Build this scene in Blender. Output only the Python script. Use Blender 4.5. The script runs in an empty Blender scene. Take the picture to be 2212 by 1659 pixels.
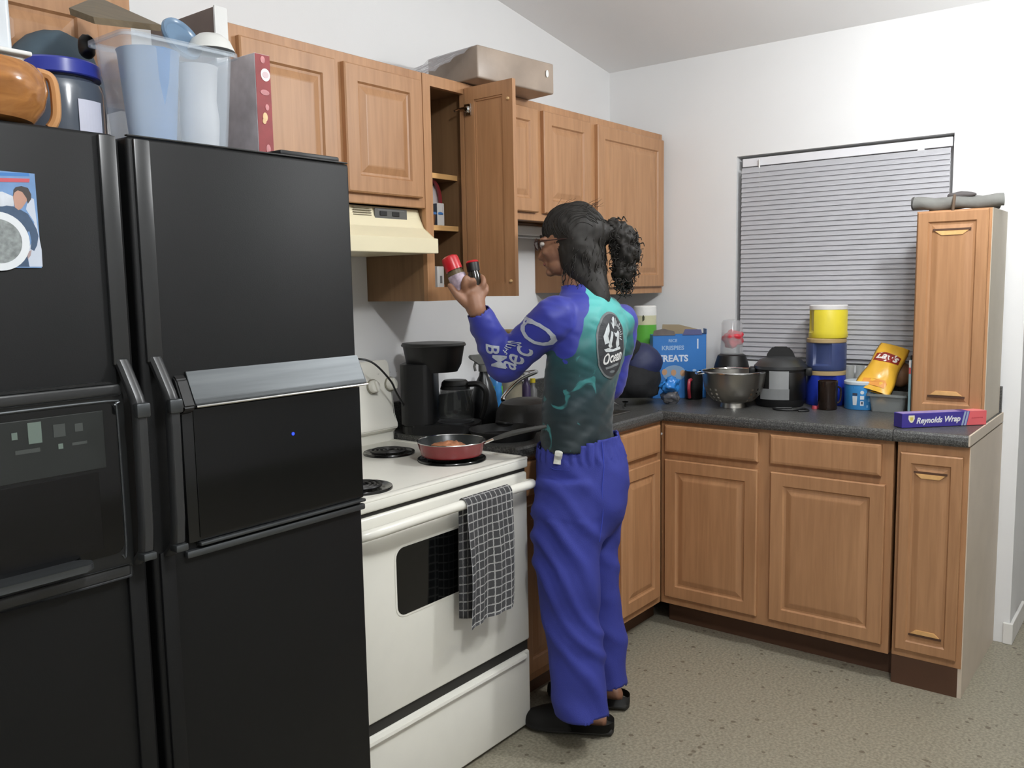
import bpy, bmesh, math, random
import numpy as np
from mathutils import Vector, Matrix, noise
from mathutils.bvhtree import BVHTree
random.seed(4)
S = bpy.context.scene
COL = S.collection
PI = math.pi
V = Vector

# ------------------------------------------------------------------ camera, light, exposure
CAM = V((-3.7762, -2.3127, 1.4313)); YAW, PITCH, ROLL, FPX = math.radians(38.0175), math.radians(-6.4284), math.radians(-1.0412), 1883.9
_f = V((math.cos(YAW)*math.cos(PITCH), math.sin(YAW)*math.cos(PITCH), math.sin(PITCH)))
_r0 = _f.cross(V((0, 0, 1))).normalized(); _u0 = _r0.cross(_f)
_r = _r0*math.cos(ROLL)+_u0*math.sin(ROLL); _u = -_r0*math.sin(ROLL)+_u0*math.cos(ROLL)
cd = bpy.data.cameras.new('camera'); cam = bpy.data.objects.new('camera', cd); COL.objects.link(cam)
cam.matrix_world = Matrix(((_r.x, _u.x, -_f.x, CAM.x), (_r.y, _u.y, -_f.y, CAM.y), (_r.z, _u.z, -_f.z, CAM.z), (0, 0, 0, 1)))
cd.sensor_width = 36; cd.lens = 36*FPX/2212; cd.clip_start = .05
S.camera = cam
w = bpy.data.worlds.new('night'); S.world = w; w.use_nodes = True
w.node_tree.nodes['Background'].inputs[0].default_value = (.02, .025, .04, 1); w.node_tree.nodes['Background'].inputs[1].default_value = .5
def lamp(name, kind, loc, power, col, size, rot=None):
    l = bpy.data.lights.new(name, kind); l.energy = power; l.color = col
    if kind == 'AREA':
        l.shape = 'DISK'; l.size = size
    else: l.shadow_soft_size = size
    o = bpy.data.objects.new(name, l); o.location = loc; COL.objects.link(o)
    if rot: o.rotation_euler = rot
    return o
lamp('kitchen_lamp', 'POINT', (-1.05, -1.95, 2.27), 30, (.97, .99, 1), .07)
lamp('dining_lamp', 'POINT', (-2.95, -2.45, 2.66), 48, (.97, .99, 1), .09)
vs = S.view_settings
vs.view_transform = 'Standard'; vs.look = 'None'; vs.exposure = 0.67; vs.gamma = 1; vs.use_curve_mapping = False

def ray(px, py): return _f+_r*((px-1106)/FPX)-_u*((py-829.5)/FPX)
def at(px, py, x=None, y=None, z=None):
    """the point of the plane x= / y= / z= that was measured at this place of the photograph"""
    d = ray(px, py)
    if x is not None: t = (x-CAM.x)/d.x
    elif y is not None: t = (y-CAM.y)/d.y
    else: t = (z-CAM.z)/d.z
    return CAM+d*t
P0 = V((-1.468, -.785, 1.0)); D0 = (P0-CAM).dot(_f)
def dp(px, py, dd=0): return CAM+ray(px, py)*(D0+dd)

# ------------------------------------------------------------------ materials
def lin(c): return tuple(((v/255)/12.92 if v/255 <= .04045 else ((v/255+.055)/1.055)**2.4) for v in c[:3])+(1,)
MATS = {}
def mat(name, col, rough=.5, metal=0, spec=.5, var=.06, nscale=12, bump=0, bscale=120, alpha=1, trans=0, coat=0, emis=None, stretch=(1, 1, 1), sss=0):
    if name in MATS: return MATS[name]
    m = bpy.data.materials.new(name); m.use_nodes = True; nt = m.node_tree; b = nt.nodes['Principled BSDF']
    b.inputs['Roughness'].default_value = rough; b.inputs['Metallic'].default_value = metal
    b.inputs['Specular IOR Level'].default_value = spec; b.inputs['Coat Weight'].default_value = coat
    b.inputs['Alpha'].default_value = alpha; b.inputs['Transmission Weight'].default_value = trans
    if sss: b.inputs['Subsurface Weight'].default_value = sss; b.inputs['Subsurface Radius'].default_value = (.01, .005, .003)
    tc = nt.nodes.new('ShaderNodeTexCoord'); mp = nt.nodes.new('ShaderNodeMapping'); mp.inputs['Scale'].default_value = stretch
    nt.links.new(tc.outputs['Object'], mp.inputs['Vector'])
    n = nt.nodes.new('ShaderNodeTexNoise'); n.inputs['Scale'].default_value = nscale; n.inputs['Detail'].default_value = 4
    nt.links.new(mp.outputs[0], n.inputs['Vector'])
    r = nt.nodes.new('ShaderNodeValToRGB'); c = lin(col)
    r.color_ramp.elements[0].position = .3; r.color_ramp.elements[1].position = .7
    r.color_ramp.elements[0].color = tuple(v*(1-var) for v in c[:3])+(1,); r.color_ramp.elements[1].color = tuple(min(1, v*(1+var)) for v in c[:3])+(1,)
    nt.links.new(n.outputs['Fac'], r.inputs[0]); nt.links.new(r.outputs[0], b.inputs['Base Color'])
    if bump:
        n2 = nt.nodes.new('ShaderNodeTexNoise'); n2.inputs['Scale'].default_value = bscale; n2.inputs['Detail'].default_value = 3
        nt.links.new(mp.outputs[0], n2.inputs['Vector'])
        bp = nt.nodes.new('ShaderNodeBump'); bp.inputs['Strength'].default_value = bump; bp.inputs['Distance'].default_value = .004
        nt.links.new(n2.outputs['Fac'], bp.inputs['Height']); nt.links.new(bp.outputs[0], b.inputs['Normal'])
    MATS[name] = m
    return m
def wood(name, dark, light, axis='z', rough=.42):
    m = mat(name, light, rough, var=0)
    nt = m.node_tree; b = nt.nodes['Principled BSDF']
    for l in list(b.inputs['Base Color'].links): nt.links.remove(l)
    tc = nt.nodes.new('ShaderNodeTexCoord'); mp = nt.nodes.new('ShaderNodeMapping')
    mp.inputs['Scale'].default_value = {'z': (1, 1, .07), 'x': (.07, 1, 1), 'y': (1, .07, 1)}[axis]
    nt.links.new(tc.outputs['Object'], mp.inputs[0])
    a = nt.nodes.new('ShaderNodeTexNoise'); a.inputs['Scale'].default_value = 55; a.inputs['Detail'].default_value = 6; a.inputs['Distortion'].default_value = .6
    c = nt.nodes.new('ShaderNodeTexNoise'); c.inputs['Scale'].default_value = 7; c.inputs['Detail'].default_value = 2
    nt.links.new(mp.outputs[0], a.inputs['Vector']); nt.links.new(mp.outputs[0], c.inputs['Vector'])
    mx = nt.nodes.new('ShaderNodeMath'); mx.operation = 'ADD'; nt.links.new(a.outputs['Fac'], mx.inputs[0]); nt.links.new(c.outputs['Fac'], mx.inputs[1])
    hv = nt.nodes.new('ShaderNodeMath'); hv.operation = 'MULTIPLY'; hv.inputs[1].default_value = .5; nt.links.new(mx.outputs[0], hv.inputs[0])
    r = nt.nodes.new('ShaderNodeValToRGB'); r.color_ramp.elements[0].position = .34; r.color_ramp.elements[1].position = .64
    r.color_ramp.elements[0].color = lin(dark); r.color_ramp.elements[1].color = lin(light)
    nt.links.new(hv.outputs[0], r.inputs[0]); nt.links.new(r.outputs[0], b.inputs['Base Color'])
    return m
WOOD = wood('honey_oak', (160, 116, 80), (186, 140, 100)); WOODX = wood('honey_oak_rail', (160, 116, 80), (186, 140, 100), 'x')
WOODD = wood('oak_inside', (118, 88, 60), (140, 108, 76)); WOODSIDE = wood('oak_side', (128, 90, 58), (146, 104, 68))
WOODLT = wood('oak_shelf_edge', (208, 160, 102), (226, 180, 120), 'x')
TOEK = mat('dark_toe_board', (84, 56, 38), .6)
PAINT = mat('wall_paint', (230, 230, 230), .65, var=.015, nscale=3, bump=.05, bscale=220)
CEIL = mat('ceiling_paint', (243, 243, 243), .8, var=.01, nscale=3, bump=.08, bscale=160)
VEN = mat('laminate_side', (204, 190, 172), .5, var=.03)
BLK = mat('fridge_black', (15, 16, 17), .5, spec=.32, var=.05, bump=.05, bscale=400)
BLKG = mat('gloss_black', (9, 10, 11), .08, spec=.55, var=.02)
BLKM = mat('matte_black_plastic', (22, 22, 23), .45, var=.05)
BLKS = mat('satin_black_trim', (46, 47, 48), .33, spec=.6)
METD = mat('dark_brushed_metal', (88, 91, 93), .42, metal=.8, stretch=(.05, 1, 1), nscale=60, var=.15)
CHR = mat('chrome', (205, 205, 203), .12, metal=1, var=.02)
STEEL = mat('stainless_steel', (190, 187, 180), .30, metal=1, var=.08)
ENAM = mat('white_enamel', (233, 231, 221), .22, spec=.5, var=.015)
ENAM2 = mat('almond_enamel', (232, 222, 190), .3, var=.015)
WHT = mat('white_plastic', (222, 222, 220), .35, var=.02)
GRYP = mat('grey_plastic', (120, 120, 120), .4)
def glass(name, col, rough=.08, alpha=.35):
    m = mat(name, col, rough, alpha=alpha, var=.03); return m
CLEAR = glass('clear_plastic', (206, 216, 226), .14, .28)

def floor_mat():
    m = mat('vinyl_floor', (148, 140, 122), .42, var=.05, nscale=5); nt = m.node_tree; b = nt.nodes['Principled BSDF']
    tc = nt.nodes.new('ShaderNodeTexCoord')
    v = nt.nodes.new('ShaderNodeTexVoronoi'); v.inputs['Scale'].default_value = 34; v.inputs['Randomness'].default_value = 1
    nz = nt.nodes.new('ShaderNodeTexNoise'); nz.inputs['Scale'].default_value = 26; nz.inputs['Detail'].default_value = 5
    n3 = nt.nodes.new('ShaderNodeTexNoise'); n3.inputs['Scale'].default_value = 110; n3.inputs['Detail'].default_value = 3
    for q in (v, nz, n3): nt.links.new(tc.outputs['Object'], q.inputs['Vector'])
    r1 = nt.nodes.new('ShaderNodeValToRGB'); r1.color_ramp.elements[0].color = lin((126, 121, 106)); r1.color_ramp.elements[1].color = lin((158, 151, 133))
    r1.color_ramp.elements[0].position = .35; r1.color_ramp.elements[1].position = .65
    nt.links.new(n3.outputs['Fac'], r1.inputs[0])
    # dark flecks where a cell's random value is high and its centre near
    sp = nt.nodes.new('ShaderNodeSeparateColor'); nt.links.new(v.outputs['Color'], sp.inputs[0])
    g = nt.nodes.new('ShaderNodeMath'); g.operation = 'GREATER_THAN'; g.inputs[1].default_value = .74; nt.links.new(sp.outputs[0], g.inputs[0])
    ad = nt.nodes.new('ShaderNodeMath'); ad.operation = 'MULTIPLY_ADD'; ad.inputs[1].default_value = .9; nt.links.new(nz.outputs['Fac'], ad.inputs[0]); nt.links.new(v.outputs['Distance'], ad.inputs[2])
    l = nt.nodes.new('ShaderNodeMath'); l.operation = 'LESS_THAN'; l.inputs[1].default_value = .66; nt.links.new(ad.outputs[0], l.inputs[0])
    k = nt.nodes.new('ShaderNodeMath'); k.operation = 'MULTIPLY'; nt.links.new(g.outputs[0], k.inputs[0]); nt.links.new(l.outputs[0], k.inputs[1])
    k2 = nt.nodes.new('ShaderNodeMath'); k2.operation = 'MULTIPLY'; k2.inputs[1].default_value = .75; nt.links.new(k.outputs[0], k2.inputs[0])
    mx = nt.nodes.new('ShaderNodeMix'); mx.data_type = 'RGBA'; nt.links.new(k2.outputs[0], mx.inputs[0]); nt.links.new(r1.outputs[0], mx.inputs[6]); mx.inputs[7].default_value = lin((88, 78, 64))
    nt.links.new(mx.outputs[2], b.inputs['Base Color']); return m
def speckle(name, base, light, dark, scale=240, rough=.35):
    m = mat(name, base, rough, var=0); nt = m.node_tree; b = nt.nodes['Principled BSDF']
    tc = nt.nodes.new('ShaderNodeTexCoord'); n = nt.nodes.new('ShaderNodeTexNoise'); n.inputs['Scale'].default_value = scale; n.inputs['Detail'].default_value = 2
    nt.links.new(tc.outputs['Object'], n.inputs['Vector']); r = nt.nodes.new('ShaderNodeValToRGB'); e = r.color_ramp.elements
    e[0].position = .36; e[0].color = lin(dark); e[1].position = .66; e[1].color = lin(light); q = e.new(.5); q.color = lin(base)
    nt.links.new(n.outputs['Fac'], r.inputs[0]); nt.links.new(r.outputs[0], b.inputs['Base Color']); return m
GRAN = speckle('dark_speckled_laminate', (74, 74, 73), (104, 104, 101), (52, 51, 50))

# ------------------------------------------------------------------ object helpers
OFF = {}
def obj(name, bm, m, parent=None, smooth=False, kind=None, label=None):
    me = bpy.data.meshes.new(name)
    if isinstance(bm, bpy.types.Mesh): me = bm
    else:
        bmesh.ops.recalc_face_normals(bm, faces=bm.faces[:]) if not getattr(bm, 'keepn', False) else None
        bm.to_mesh(me); bm.free()
    for q in (m if isinstance(m, (list, tuple)) else [m]):
        if q: me.materials.append(q)
    if smooth:
        for p in me.polygons: p.use_smooth = True
        if smooth != 'all':
            try: me.set_sharp_from_angle(angle=math.radians(38))
            except Exception: pass
    o = bpy.data.objects.new(name, me); COL.objects.link(o)
    if parent is not None:
        off = OFF.get(parent.name, V((0, 0, 0)))
        me.transform(Matrix.Translation(-off)); o.parent = parent; OFF[o.name] = off
    if kind: o['kind'] = kind
    if label: o['label'] = label
    return o
def thing(name, label, cat, loc=(0, 0, 0), rotz=0, group=None, world=False, mtx=None):
    o = bpy.data.objects.new(name, None); COL.objects.link(o); o.empty_display_size = .05
    o.location = loc; o.rotation_euler = (0, 0, rotz); o['label'] = label; o['category'] = cat
    if mtx is not None: o.matrix_world = mtx
    if group: o['group'] = group
    if world: OFF[o.name] = V(loc)
    return o
def tag(o, label, cat, group=None):
    o['label'] = label; o['category'] = cat
    if group: o['group'] = group
    return o
def struct(name, bm, m, smooth=False):
    o = obj(name, bm, m, smooth=smooth); o['kind'] = 'structure'; return o
def addto(bm, other, mi=0):
    me = bpy.data.meshes.new('t'); other.to_mesh(me); other.free()
    n = len(bm.faces); bm.from_mesh(me); bpy.data.meshes.remove(me)
    bm.faces.ensure_lookup_table()
    if mi:
        for f in bm.faces[n:]: f.material_index = mi
    return bm
def box(x0, x1, y0, y1, z0, z1, bev=0, seg=2, bm=None, mi=0):
    b = bmesh.new()
    x0, x1 = sorted((x0, x1)); y0, y1 = sorted((y0, y1)); z0, z1 = sorted((z0, z1))
    vs_ = [b.verts.new((x, y, z)) for x in (x0, x1) for y in (y0, y1) for z in (z0, z1)]
    for q in ((0, 1, 3, 2), (4, 6, 7, 5), (0, 4, 5, 1), (2, 3, 7, 6), (0, 2, 6, 4), (1, 5, 7, 3)): b.faces.new([vs_[i] for i in q])
    if bev: bmesh.ops.bevel(b, geom=b.edges[:], offset=bev, segments=seg, affect='EDGES', profile=.5)
    return addto(bm, b, mi) if bm is not None else b
def lathe(prof, seg=32, c=(0, 0, 0), bm=None, mi=0, mtx=None):
    b = bmesh.new(); rings = []
    for r, z in prof:
        if r < 1e-5: rings.append([b.verts.new((c[0], c[1], c[2]+z))])
        else: rings.append([b.verts.new((c[0]+r*math.cos(2*PI*i/seg), c[1]+r*math.sin(2*PI*i/seg), c[2]+z)) for i in range(seg)])
    for a, d in zip(rings[:-1], rings[1:]):
        for i in range(seg):
            j = (i+1) % seg
            if len(a) == 1 and len(d) == 1: continue
            if len(a) == 1: b.faces.new((a[0], d[j], d[i]))
            elif len(d) == 1: b.faces.new((a[i], a[j], d[0]))
            else: b.faces.new((a[i], a[j], d[j], d[i]))
    if mtx is not None: b.transform(mtx)
    return addto(bm, b, mi) if bm is not None else b
def tube(pts, rad, seg=10, bm=None, mi=0, closed=False, flat=1):
    b = bmesh.new(); P = [V(p) for p in pts]; n = len(P); rings = []
    R = rad if isinstance(rad, (list, tuple)) else [rad]*n
    up = V((0, 0, 1)); prev = None
    for i in range(n):
        if closed: t = P[(i+1) % n]-P[i-1]
        else: t = P[min(i+1, n-1)]-P[max(i-1, 0)]
        t.normalize()
        if prev is None: a = t.cross(up if abs(t.z) < .9 else V((1, 0, 0))).normalized()
        else: a = (prev-t*prev.dot(t)).normalized()
        prev = a; c = t.cross(a)
        rings.append([b.verts.new(P[i]+(a*math.cos(2*PI*k/seg)+c*flat*math.sin(2*PI*k/seg))*R[i]) for k in range(seg)])
    for i in range(n if closed else n-1):
        A, B = rings[i], rings[(i+1) % n]
        for k in range(seg): b.faces.new((A[k], A[(k+1) % seg], B[(k+1) % seg], B[k]))
    if not closed: b.faces.new(rings[0][::-1]); b.faces.new(rings[-1])
    return addto(bm, b, mi) if bm is not None else b
def prism(poly, t0, t1, plane='xz', bev=0, bm=None, mi=0):
    """poly outline in a plane, thickness along the third axis"""
    b = bmesh.new()
    def P(a, c, t): return {'xz': (a, t, c), 'xy': (a, c, t), 'yz': (t, a, c)}[plane]
    A = [b.verts.new(P(a, c, t0)) for a, c in poly]; B = [b.verts.new(P(a, c, t1)) for a, c in poly]
    b.faces.new(A); b.faces.new(B[::-1]); n = len(poly)
    for i in range(n): b.faces.new((A[i], B[i], B[(i+1) % n], A[(i+1) % n]))
    if bev: bmesh.ops.bevel(b, geom=b.edges[:], offset=bev, segments=2, affect='EDGES')
    return addto(bm, b, mi) if bm is not None else b
def rrect(x0, x1, z0, z1, r, n=5):
    out = []
    for cx, cz, a0 in ((x1-r, z1-r, 0), (x0+r, z1-r, 90), (x0+r, z0+r, 180), (x1-r, z0+r, 270)):
        for i in range(n+1):
            a = math.radians(a0+90*i/n); out.append((cx+r*math.cos(a), cz+r*math.sin(a)))
    return out
def smoothpts(P, n=6):
    P = [V(p) for p in P]; out = []
    for i in range(len(P)-1):
        p0, p1, p2, p3 = P[max(i-1, 0)], P[i], P[i+1], P[min(i+2, len(P)-1)]
        for k in range(n):
            t = k/n; out.append(.5*((2*p1)+(p2-p0)*t+(2*p0-5*p1+4*p2-p3)*t*t+(3*p1-p0-3*p2+p3)*t**3))
    out.append(P[-1]); return out
def frame_mtx(origin, right, up):
    right = V(right).normalized(); up = V(up); n = right.cross(up).normalized(); up = n.cross(right)
    M = Matrix((right, up, n)).transposed().to_4x4(); M.translation = V(origin); return M
def text_bm(s, size, shear=0, extrude=.0006, sx=1, bold=0, align='CENTER', space=1):
    c = bpy.data.curves.new('t', 'FONT'); c.body = s; c.size = size; c.shear = shear; c.extrude = extrude; c.align_x = align; c.align_y = 'CENTER'
    c.offset = bold; c.resolution_u = 3; c.space_character = space
    o = bpy.data.objects.new('t', c); COL.objects.link(o); dg = bpy.context.evaluated_depsgraph_get()
    me = bpy.data.meshes.new_from_object(o.evaluated_get(dg)); bpy.data.objects.remove(o)
    b = bmesh.new(); b.from_mesh(me); bpy.data.meshes.remove(me)
    b.transform(Matrix.Diagonal((sx, 1, 1, 1))); return b
def disc_bm(rx, ry, n=28, z=0, t=.0006):
    b = bmesh.new(); A = [b.verts.new((rx*math.cos(2*PI*i/n), ry*math.sin(2*PI*i/n), z)) for i in range(n)]
    f = b.faces.new(A); r = bmesh.ops.extrude_face_region(b, geom=[f]); 
    for q in r['geom']:
        if isinstance(q, bmesh.types.BMVert): q.co.z += t
    return b
def flat_bm(pts, t=.0006, z=0):
    b = bmesh.new(); A = [b.verts.new((p[0], p[1], z)) for p in pts]; f = b.faces.new(A)
    r = bmesh.ops.extrude_face_region(b, geom=[f])
    for q in r['geom']:
        if isinstance(q, bmesh.types.BMVert): q.co.z += t
    return b
def placed(b, M): b.transform(M); return b
def wrap_cyl(b, R, c, ang0):
    """bend a flat mesh (x right, y up, z out) round a vertical cylinder, facing angle ang0"""
    for v in b.verts:
        a = ang0+v.co.x/R; r = R+v.co.z; y = v.co.y
        v.co = V((c[0]+r*math.cos(a), c[1]+r*math.sin(a), c[2]+y))
    return b

# ------------------------------------------------------------------ room shell
HC = 2.453; SL = .16
XL, YB, XR, YE = -5.3, -5.2, 1.6, -1.812
struct('floor', box(XL, XR, YB, .12, -.08, 0), floor_mat())
b = prism([(XL-.1, 0), (0, 0), (0, HC), (XL-.1, HC-SL*(XL-.1))], 0, .12, 'xz')
struct('wall_left', b, PAINT)
WY0, WY1, WZ0, WZ1 = -.6616, -1.5485, 1.07, 1.987
b = bmesh.new()
box(0, .14, WY0, 0, 0, HC, bm=b); box(0, .14, YE, WY1, 0, HC, bm=b); box(0, .14, WY1, WY0, 0, WZ0, bm=b); box(0, .14, WY1, WY0, WZ1, HC, bm=b)
struct('wall_right', b, PAINT)
struct('wall_far_right', box(XR, XR+.1, YB, .2, 0, HC), PAINT)
struct('wall_passage', box(.14, XR, YE+.02, YE+.14, 0, HC), PAINT)
struct('wall_back', box(XL-.1, XR+.1, YB-.1, YB, 0, 3.5), PAINT)
struct('wall_far_left', box(XL-.1, XL, YB, .12, 0, 3.5), PAINT)
b = prism([(XL-.1, HC-SL*(XL-.1)), (0, HC), (XR+.1, HC), (XR+.1, HC+.1), (0, HC+.1), (XL-.1, HC+.1-SL*(XL-.1))], YB-.1, .12, 'xz')
struct('ceiling', b, CEIL)
BB = mat('baseboard_white', (225, 223, 219), .45)
struct('baseboard_right', box(-.012, 0, YE-.012, -1.79, 0, .085, .003), BB)
struct('baseboard_passage', box(0, .30, YE-.012, YE, 0, .085, .003), BB)
struct('baseboard_far_right', box(XR-.012, XR, YB, YE, 0, .085, .003), BB)

# window with recess, glass, frame
NIGHT = mat('night_glass', (14, 17, 22), .05, spec=.6)
win = thing('window_1', 'x', 'window', (.1, (WY0+WY1)/2, (WZ0+WZ1)/2), world=True)
del win['label']; del win['category']; win['kind'] = 'structure'
b = bmesh.new()
for a in ((WY1, WY1+.035, WZ0, WZ1), (WY0-.035, WY0, WZ0, WZ1), (WY1, WY0, WZ0, WZ0+.035), (WY1, WY0, WZ1-.035, WZ1), ((WY0+WY1)/2-.018, (WY0+WY1)/2+.018, WZ0, WZ1)):
    box(.085, .12, a[0], a[1], a[2], a[3], .004, bm=b)
obj('window_frame', b, WHT, win)
obj('window_pane', box(.10, .104, WY1+.03, WY0-.03, WZ0+.03, WZ1-.03), NIGHT, win)
# blinds
SLAT = mat('blind_slat_white', (228, 228, 232), .35, var=.02)
bl = thing('window_blind', 'white mini blind lowered and closed over the window above the counter', 'blind', (.03, (WY0+WY1)/2, WZ1), world=True)
by0, by1 = WY1+.008, WY0-.022
obj('headrail', box(.012, .042, by0, by1, WZ1-.048, WZ1-.012, .002), SLAT, bl)
me = bpy.data.meshes.new('slat'); b = bmesh.new()
pr_ = [(-.0042, -.0115), (-.0034, -.006), (-.0015, 0), (.0010, .006), (.0038, .0125)]
A = [b.verts.new((x, by0+.003, z)) for x, z in pr_]; B = [b.verts.new((x, by1-.003, z)) for x, z in pr_]
for i in range(4): b.faces.new((A[i], A[i+1], B[i+1], B[i]))
bmesh.ops.solidify(b, geom=b.faces[:], thickness=.0008)
b.transform(Matrix.Translation(-V((.03, (WY0+WY1)/2, 0)))); b.to_mesh(me); b.free(); me.materials.append(SLAT)
z = WZ1-.066; k = 0
while z > WZ0+.035:
    o = bpy.data.objects.new('slat', me); COL.objects.link(o); o.parent = bl; o.location = (0, 0, z-WZ1); z -= .0208
obj('bottom_rail', box(.02, .04, by0, by1, WZ0+.008, WZ0+.022, .002), SLAT, bl)
for yy in (by1-.13, (by0+by1)/2, by0+.13):
    obj('ladder_cord', tube([(.0215, yy, WZ1-.05), (.0215, yy, WZ0+.02)], .0009, 5), SLAT, bl)
wy = at(1640, 500, x=.012).y
obj('tilt_wand', tube(smoothpts([(.02, wy+.006, WZ1-.03), (.004, wy, WZ1-.045), (.004, wy, WZ1-.08), (.006, wy-.003, WZ1-.74)], 4), .0035, 8), WHT, bl, smooth=True)
obj('cord_lock', box(.004, .012, by0+.10, by0+.125, WZ1-.062, WZ1-.044, .001), WHT, bl)

# ------------------------------------------------------------------ cabinets
def door_bm(w, h, t=.019, rail=.055, panel=True, axis='y'):
    """raised panel door, lower left corner at origin, faces -y"""
    b = bmesh.new()
    steps = [(0, 0), (0, -t+.004), (.004, -t)]
    if panel: steps += [(rail-.006, -t), (rail-.001, -t+.0065), (rail+.006, -t+.0075), (rail+.026, -t+.0015), (rail+.030, -t+.001)]
    else: steps += [(.012, -t-.0015)]
    rings = []
    for ins, y in steps:
        rings.append([b.verts.new(p) for p in ((ins, y, ins), (w-ins, y, ins), (w-ins, y, h-ins), (ins, y, h-ins))])
    for A, B in zip(rings[:-1], rings[1:]):
        for i in range(4): b.faces.new((A[i], A[(i+1) % 4], B[(i+1) % 4], B[i]))
    b.faces.new(rings[0][::-1]); b.faces.new(rings[-1]); return b
def put_door(name, x0, x1, z0, z1, parent, y=0, panel=True, m=None, rail=.055, along='x', label=None):
    """door on a face; along x: faces -y at plane y; along y: faces -x at plane x=y, x0>x1 are y values"""
    w_, h_ = abs(x1-x0), z1-z0; b = door_bm(w_, h_, rail=rail, panel=panel)
    if along == 'x': b.transform(Matrix.Translation((min(x0, x1), y, z0)))
    else: b.transform(Matrix.Translation((y, max(x0, x1), z0)) @ Matrix.Rotation(-PI/2, 4, 'Z'))
    return obj(name, b, m or WOOD, parent, label=label)
YF = -.295; ZT = 2.124; ZB = 1.385; ZS = 1.678; ZH = 1.69
# --- open narrow wall cabinet
xo0, xo1 = -1.640, -1.402
c1 = thing('wall_cabinet', 'tall narrow oak wall cabinet standing open beside the range hood', 'cabinet', (xo0, 0, ZB), world=True)
b = bmesh.new()
box(xo0, xo0+.012, -.001, YF+.018, ZB, ZT, bm=b); box(xo1-.012, xo1, -.001, YF+.018, ZB, ZT, bm=b)
box(xo0+.012, xo1-.012, -.001, -.008, ZB, ZT, bm=b); box(xo0+.012, xo1-.012, -.008, YF+.018, ZB+.02, ZB+.032, bm=b); box(xo0+.012, xo1-.012, -.008, YF+.018, ZT-.03, ZT-.018, bm=b)
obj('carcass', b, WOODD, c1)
b = bmesh.new(); fs = .036
box(xo0, xo0+fs, YF+.018, YF, ZB, ZT, bm=b); box(xo1-fs, xo1, YF+.018, YF, ZB, ZT, bm=b)
box(xo0+fs, xo1-fs, YF+.018, YF, ZB, ZB+fs+.01, bm=b); box(xo0+fs, xo1-fs, YF+.018, YF, ZT-fs, ZT, bm=b)
obj('face_frame', b, WOOD, c1)
zs1 = at(962, 377, y=-.235).z; zs2 = at(965, 487, y=-.25).z
for zz in (zs1, zs2):
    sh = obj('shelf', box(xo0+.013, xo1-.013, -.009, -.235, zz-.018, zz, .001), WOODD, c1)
    obj('shelf_edge', box(xo0+.013, xo1-.013, -.235, -.239, zz-.018, zz, .001), WOODLT, sh)
# open door, hinged on the right stile
dw, dh = .215, ZT-ZB-.03
th = math.radians(92)
hx, hy = xo1-.036, YF-.004
dM = Matrix.Translation((hx, hy, ZB+.012)) @ Matrix.Rotation(-th-PI*0, 4, 'Z')
# in door space: x from hinge to free edge, inside faces (after rotation) to the left
b = door_bm(dw, dh, rail=.05)
b.transform(Matrix.Translation((0, .019, 0)))
bk = bmesh.new(); steps = [(.044, .0192), (.050, .012), (.054, .012)]
rg = []
for ins, y in steps: rg.append([bk.verts.new(p) for p in ((ins, y, ins), (dw-ins, y, ins), (dw-ins, y, dh-ins), (ins, y, dh-ins))])
for A, B in zip(rg[:-1], rg[1:]):
    for i in range(4): bk.faces.new((A[i], B[i], B[(i+1) % 4], A[(i+1) % 4]))
bk.faces.new(rg[-1])
# door slab made hollow on the back: front shell + back frame
b2 = bmesh.new()
box(0, .044, .003, .0195, 0, dh, bm=b2); box(dw-.044, dw, .003, .0195, 0, dh, bm=b2); box(.044, dw-.044, .003, .0195, 0, .044, bm=b2); box(.044, dw-.044, .003, .0195, dh-.044, dh, bm=b2)
box(.044, dw-.044, .006, .013, .044, dh-.044, bm=b2); box(.006, .04, .0, .004, .01, dh-.01, bm=b2)
# raised panel groove moulding
for g in ((.044, .050, .044, dh-.044), (dw-.050, dw-.044, .044, dh-.044)): box(g[0], g[1], .013, .0165, g[2], g[3], bm=b2)
for g in ((.044, .050), (dh-.050, dh-.044)): box(.044, dw-.044, .013, .0165, g[0], g[1], bm=b2)
b.free(); bk.free()
# back (inside) side must face the left (-x): mirror y
b2.transform(Matrix.Translation((0, -.0195, 0)))
dM = dM @ Matrix.Diagonal((1, -1, 1, 1))
b2.transform(dM)
dr = obj('open_door', b2, WOOD, c1, label='oak door swung wide open, its inner side showing')
b = bmesh.new()
for zz in (dh-.075,):
    box(.004, .034, 0, .006, zz-.02, zz+.02, .002, bm=b); lathe([(0, 0), (.012, 0), (.012, .012), (.007, .017), (0, .017)], 14, bm=b, mtx=Matrix.Translation((.022, 0, zz)) @ Matrix.Rotation(-PI/2, 4, 'X'))
    tube([(.016, .006, zz+.008), (-.012, .012, zz+.006), (-.03, .02, zz)], .004, 6, bm=b)
b.transform(dM); obj('hinge', b, CHR, dr, smooth=True)
for zz in (.05, dh-.062):
    b = lathe([(0, 0), (.0055, 0), (.0055, .004), (.004, .006), (0, .0065)], 12, mtx=Matrix.Translation((dw-.018, 0, zz)) @ Matrix.Rotation(-PI/2, 4, 'X'))
    b.transform(dM); obj('bumper', b, mat('rubber_bumper', (214, 178, 128), .5), dr, smooth=True)

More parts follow.
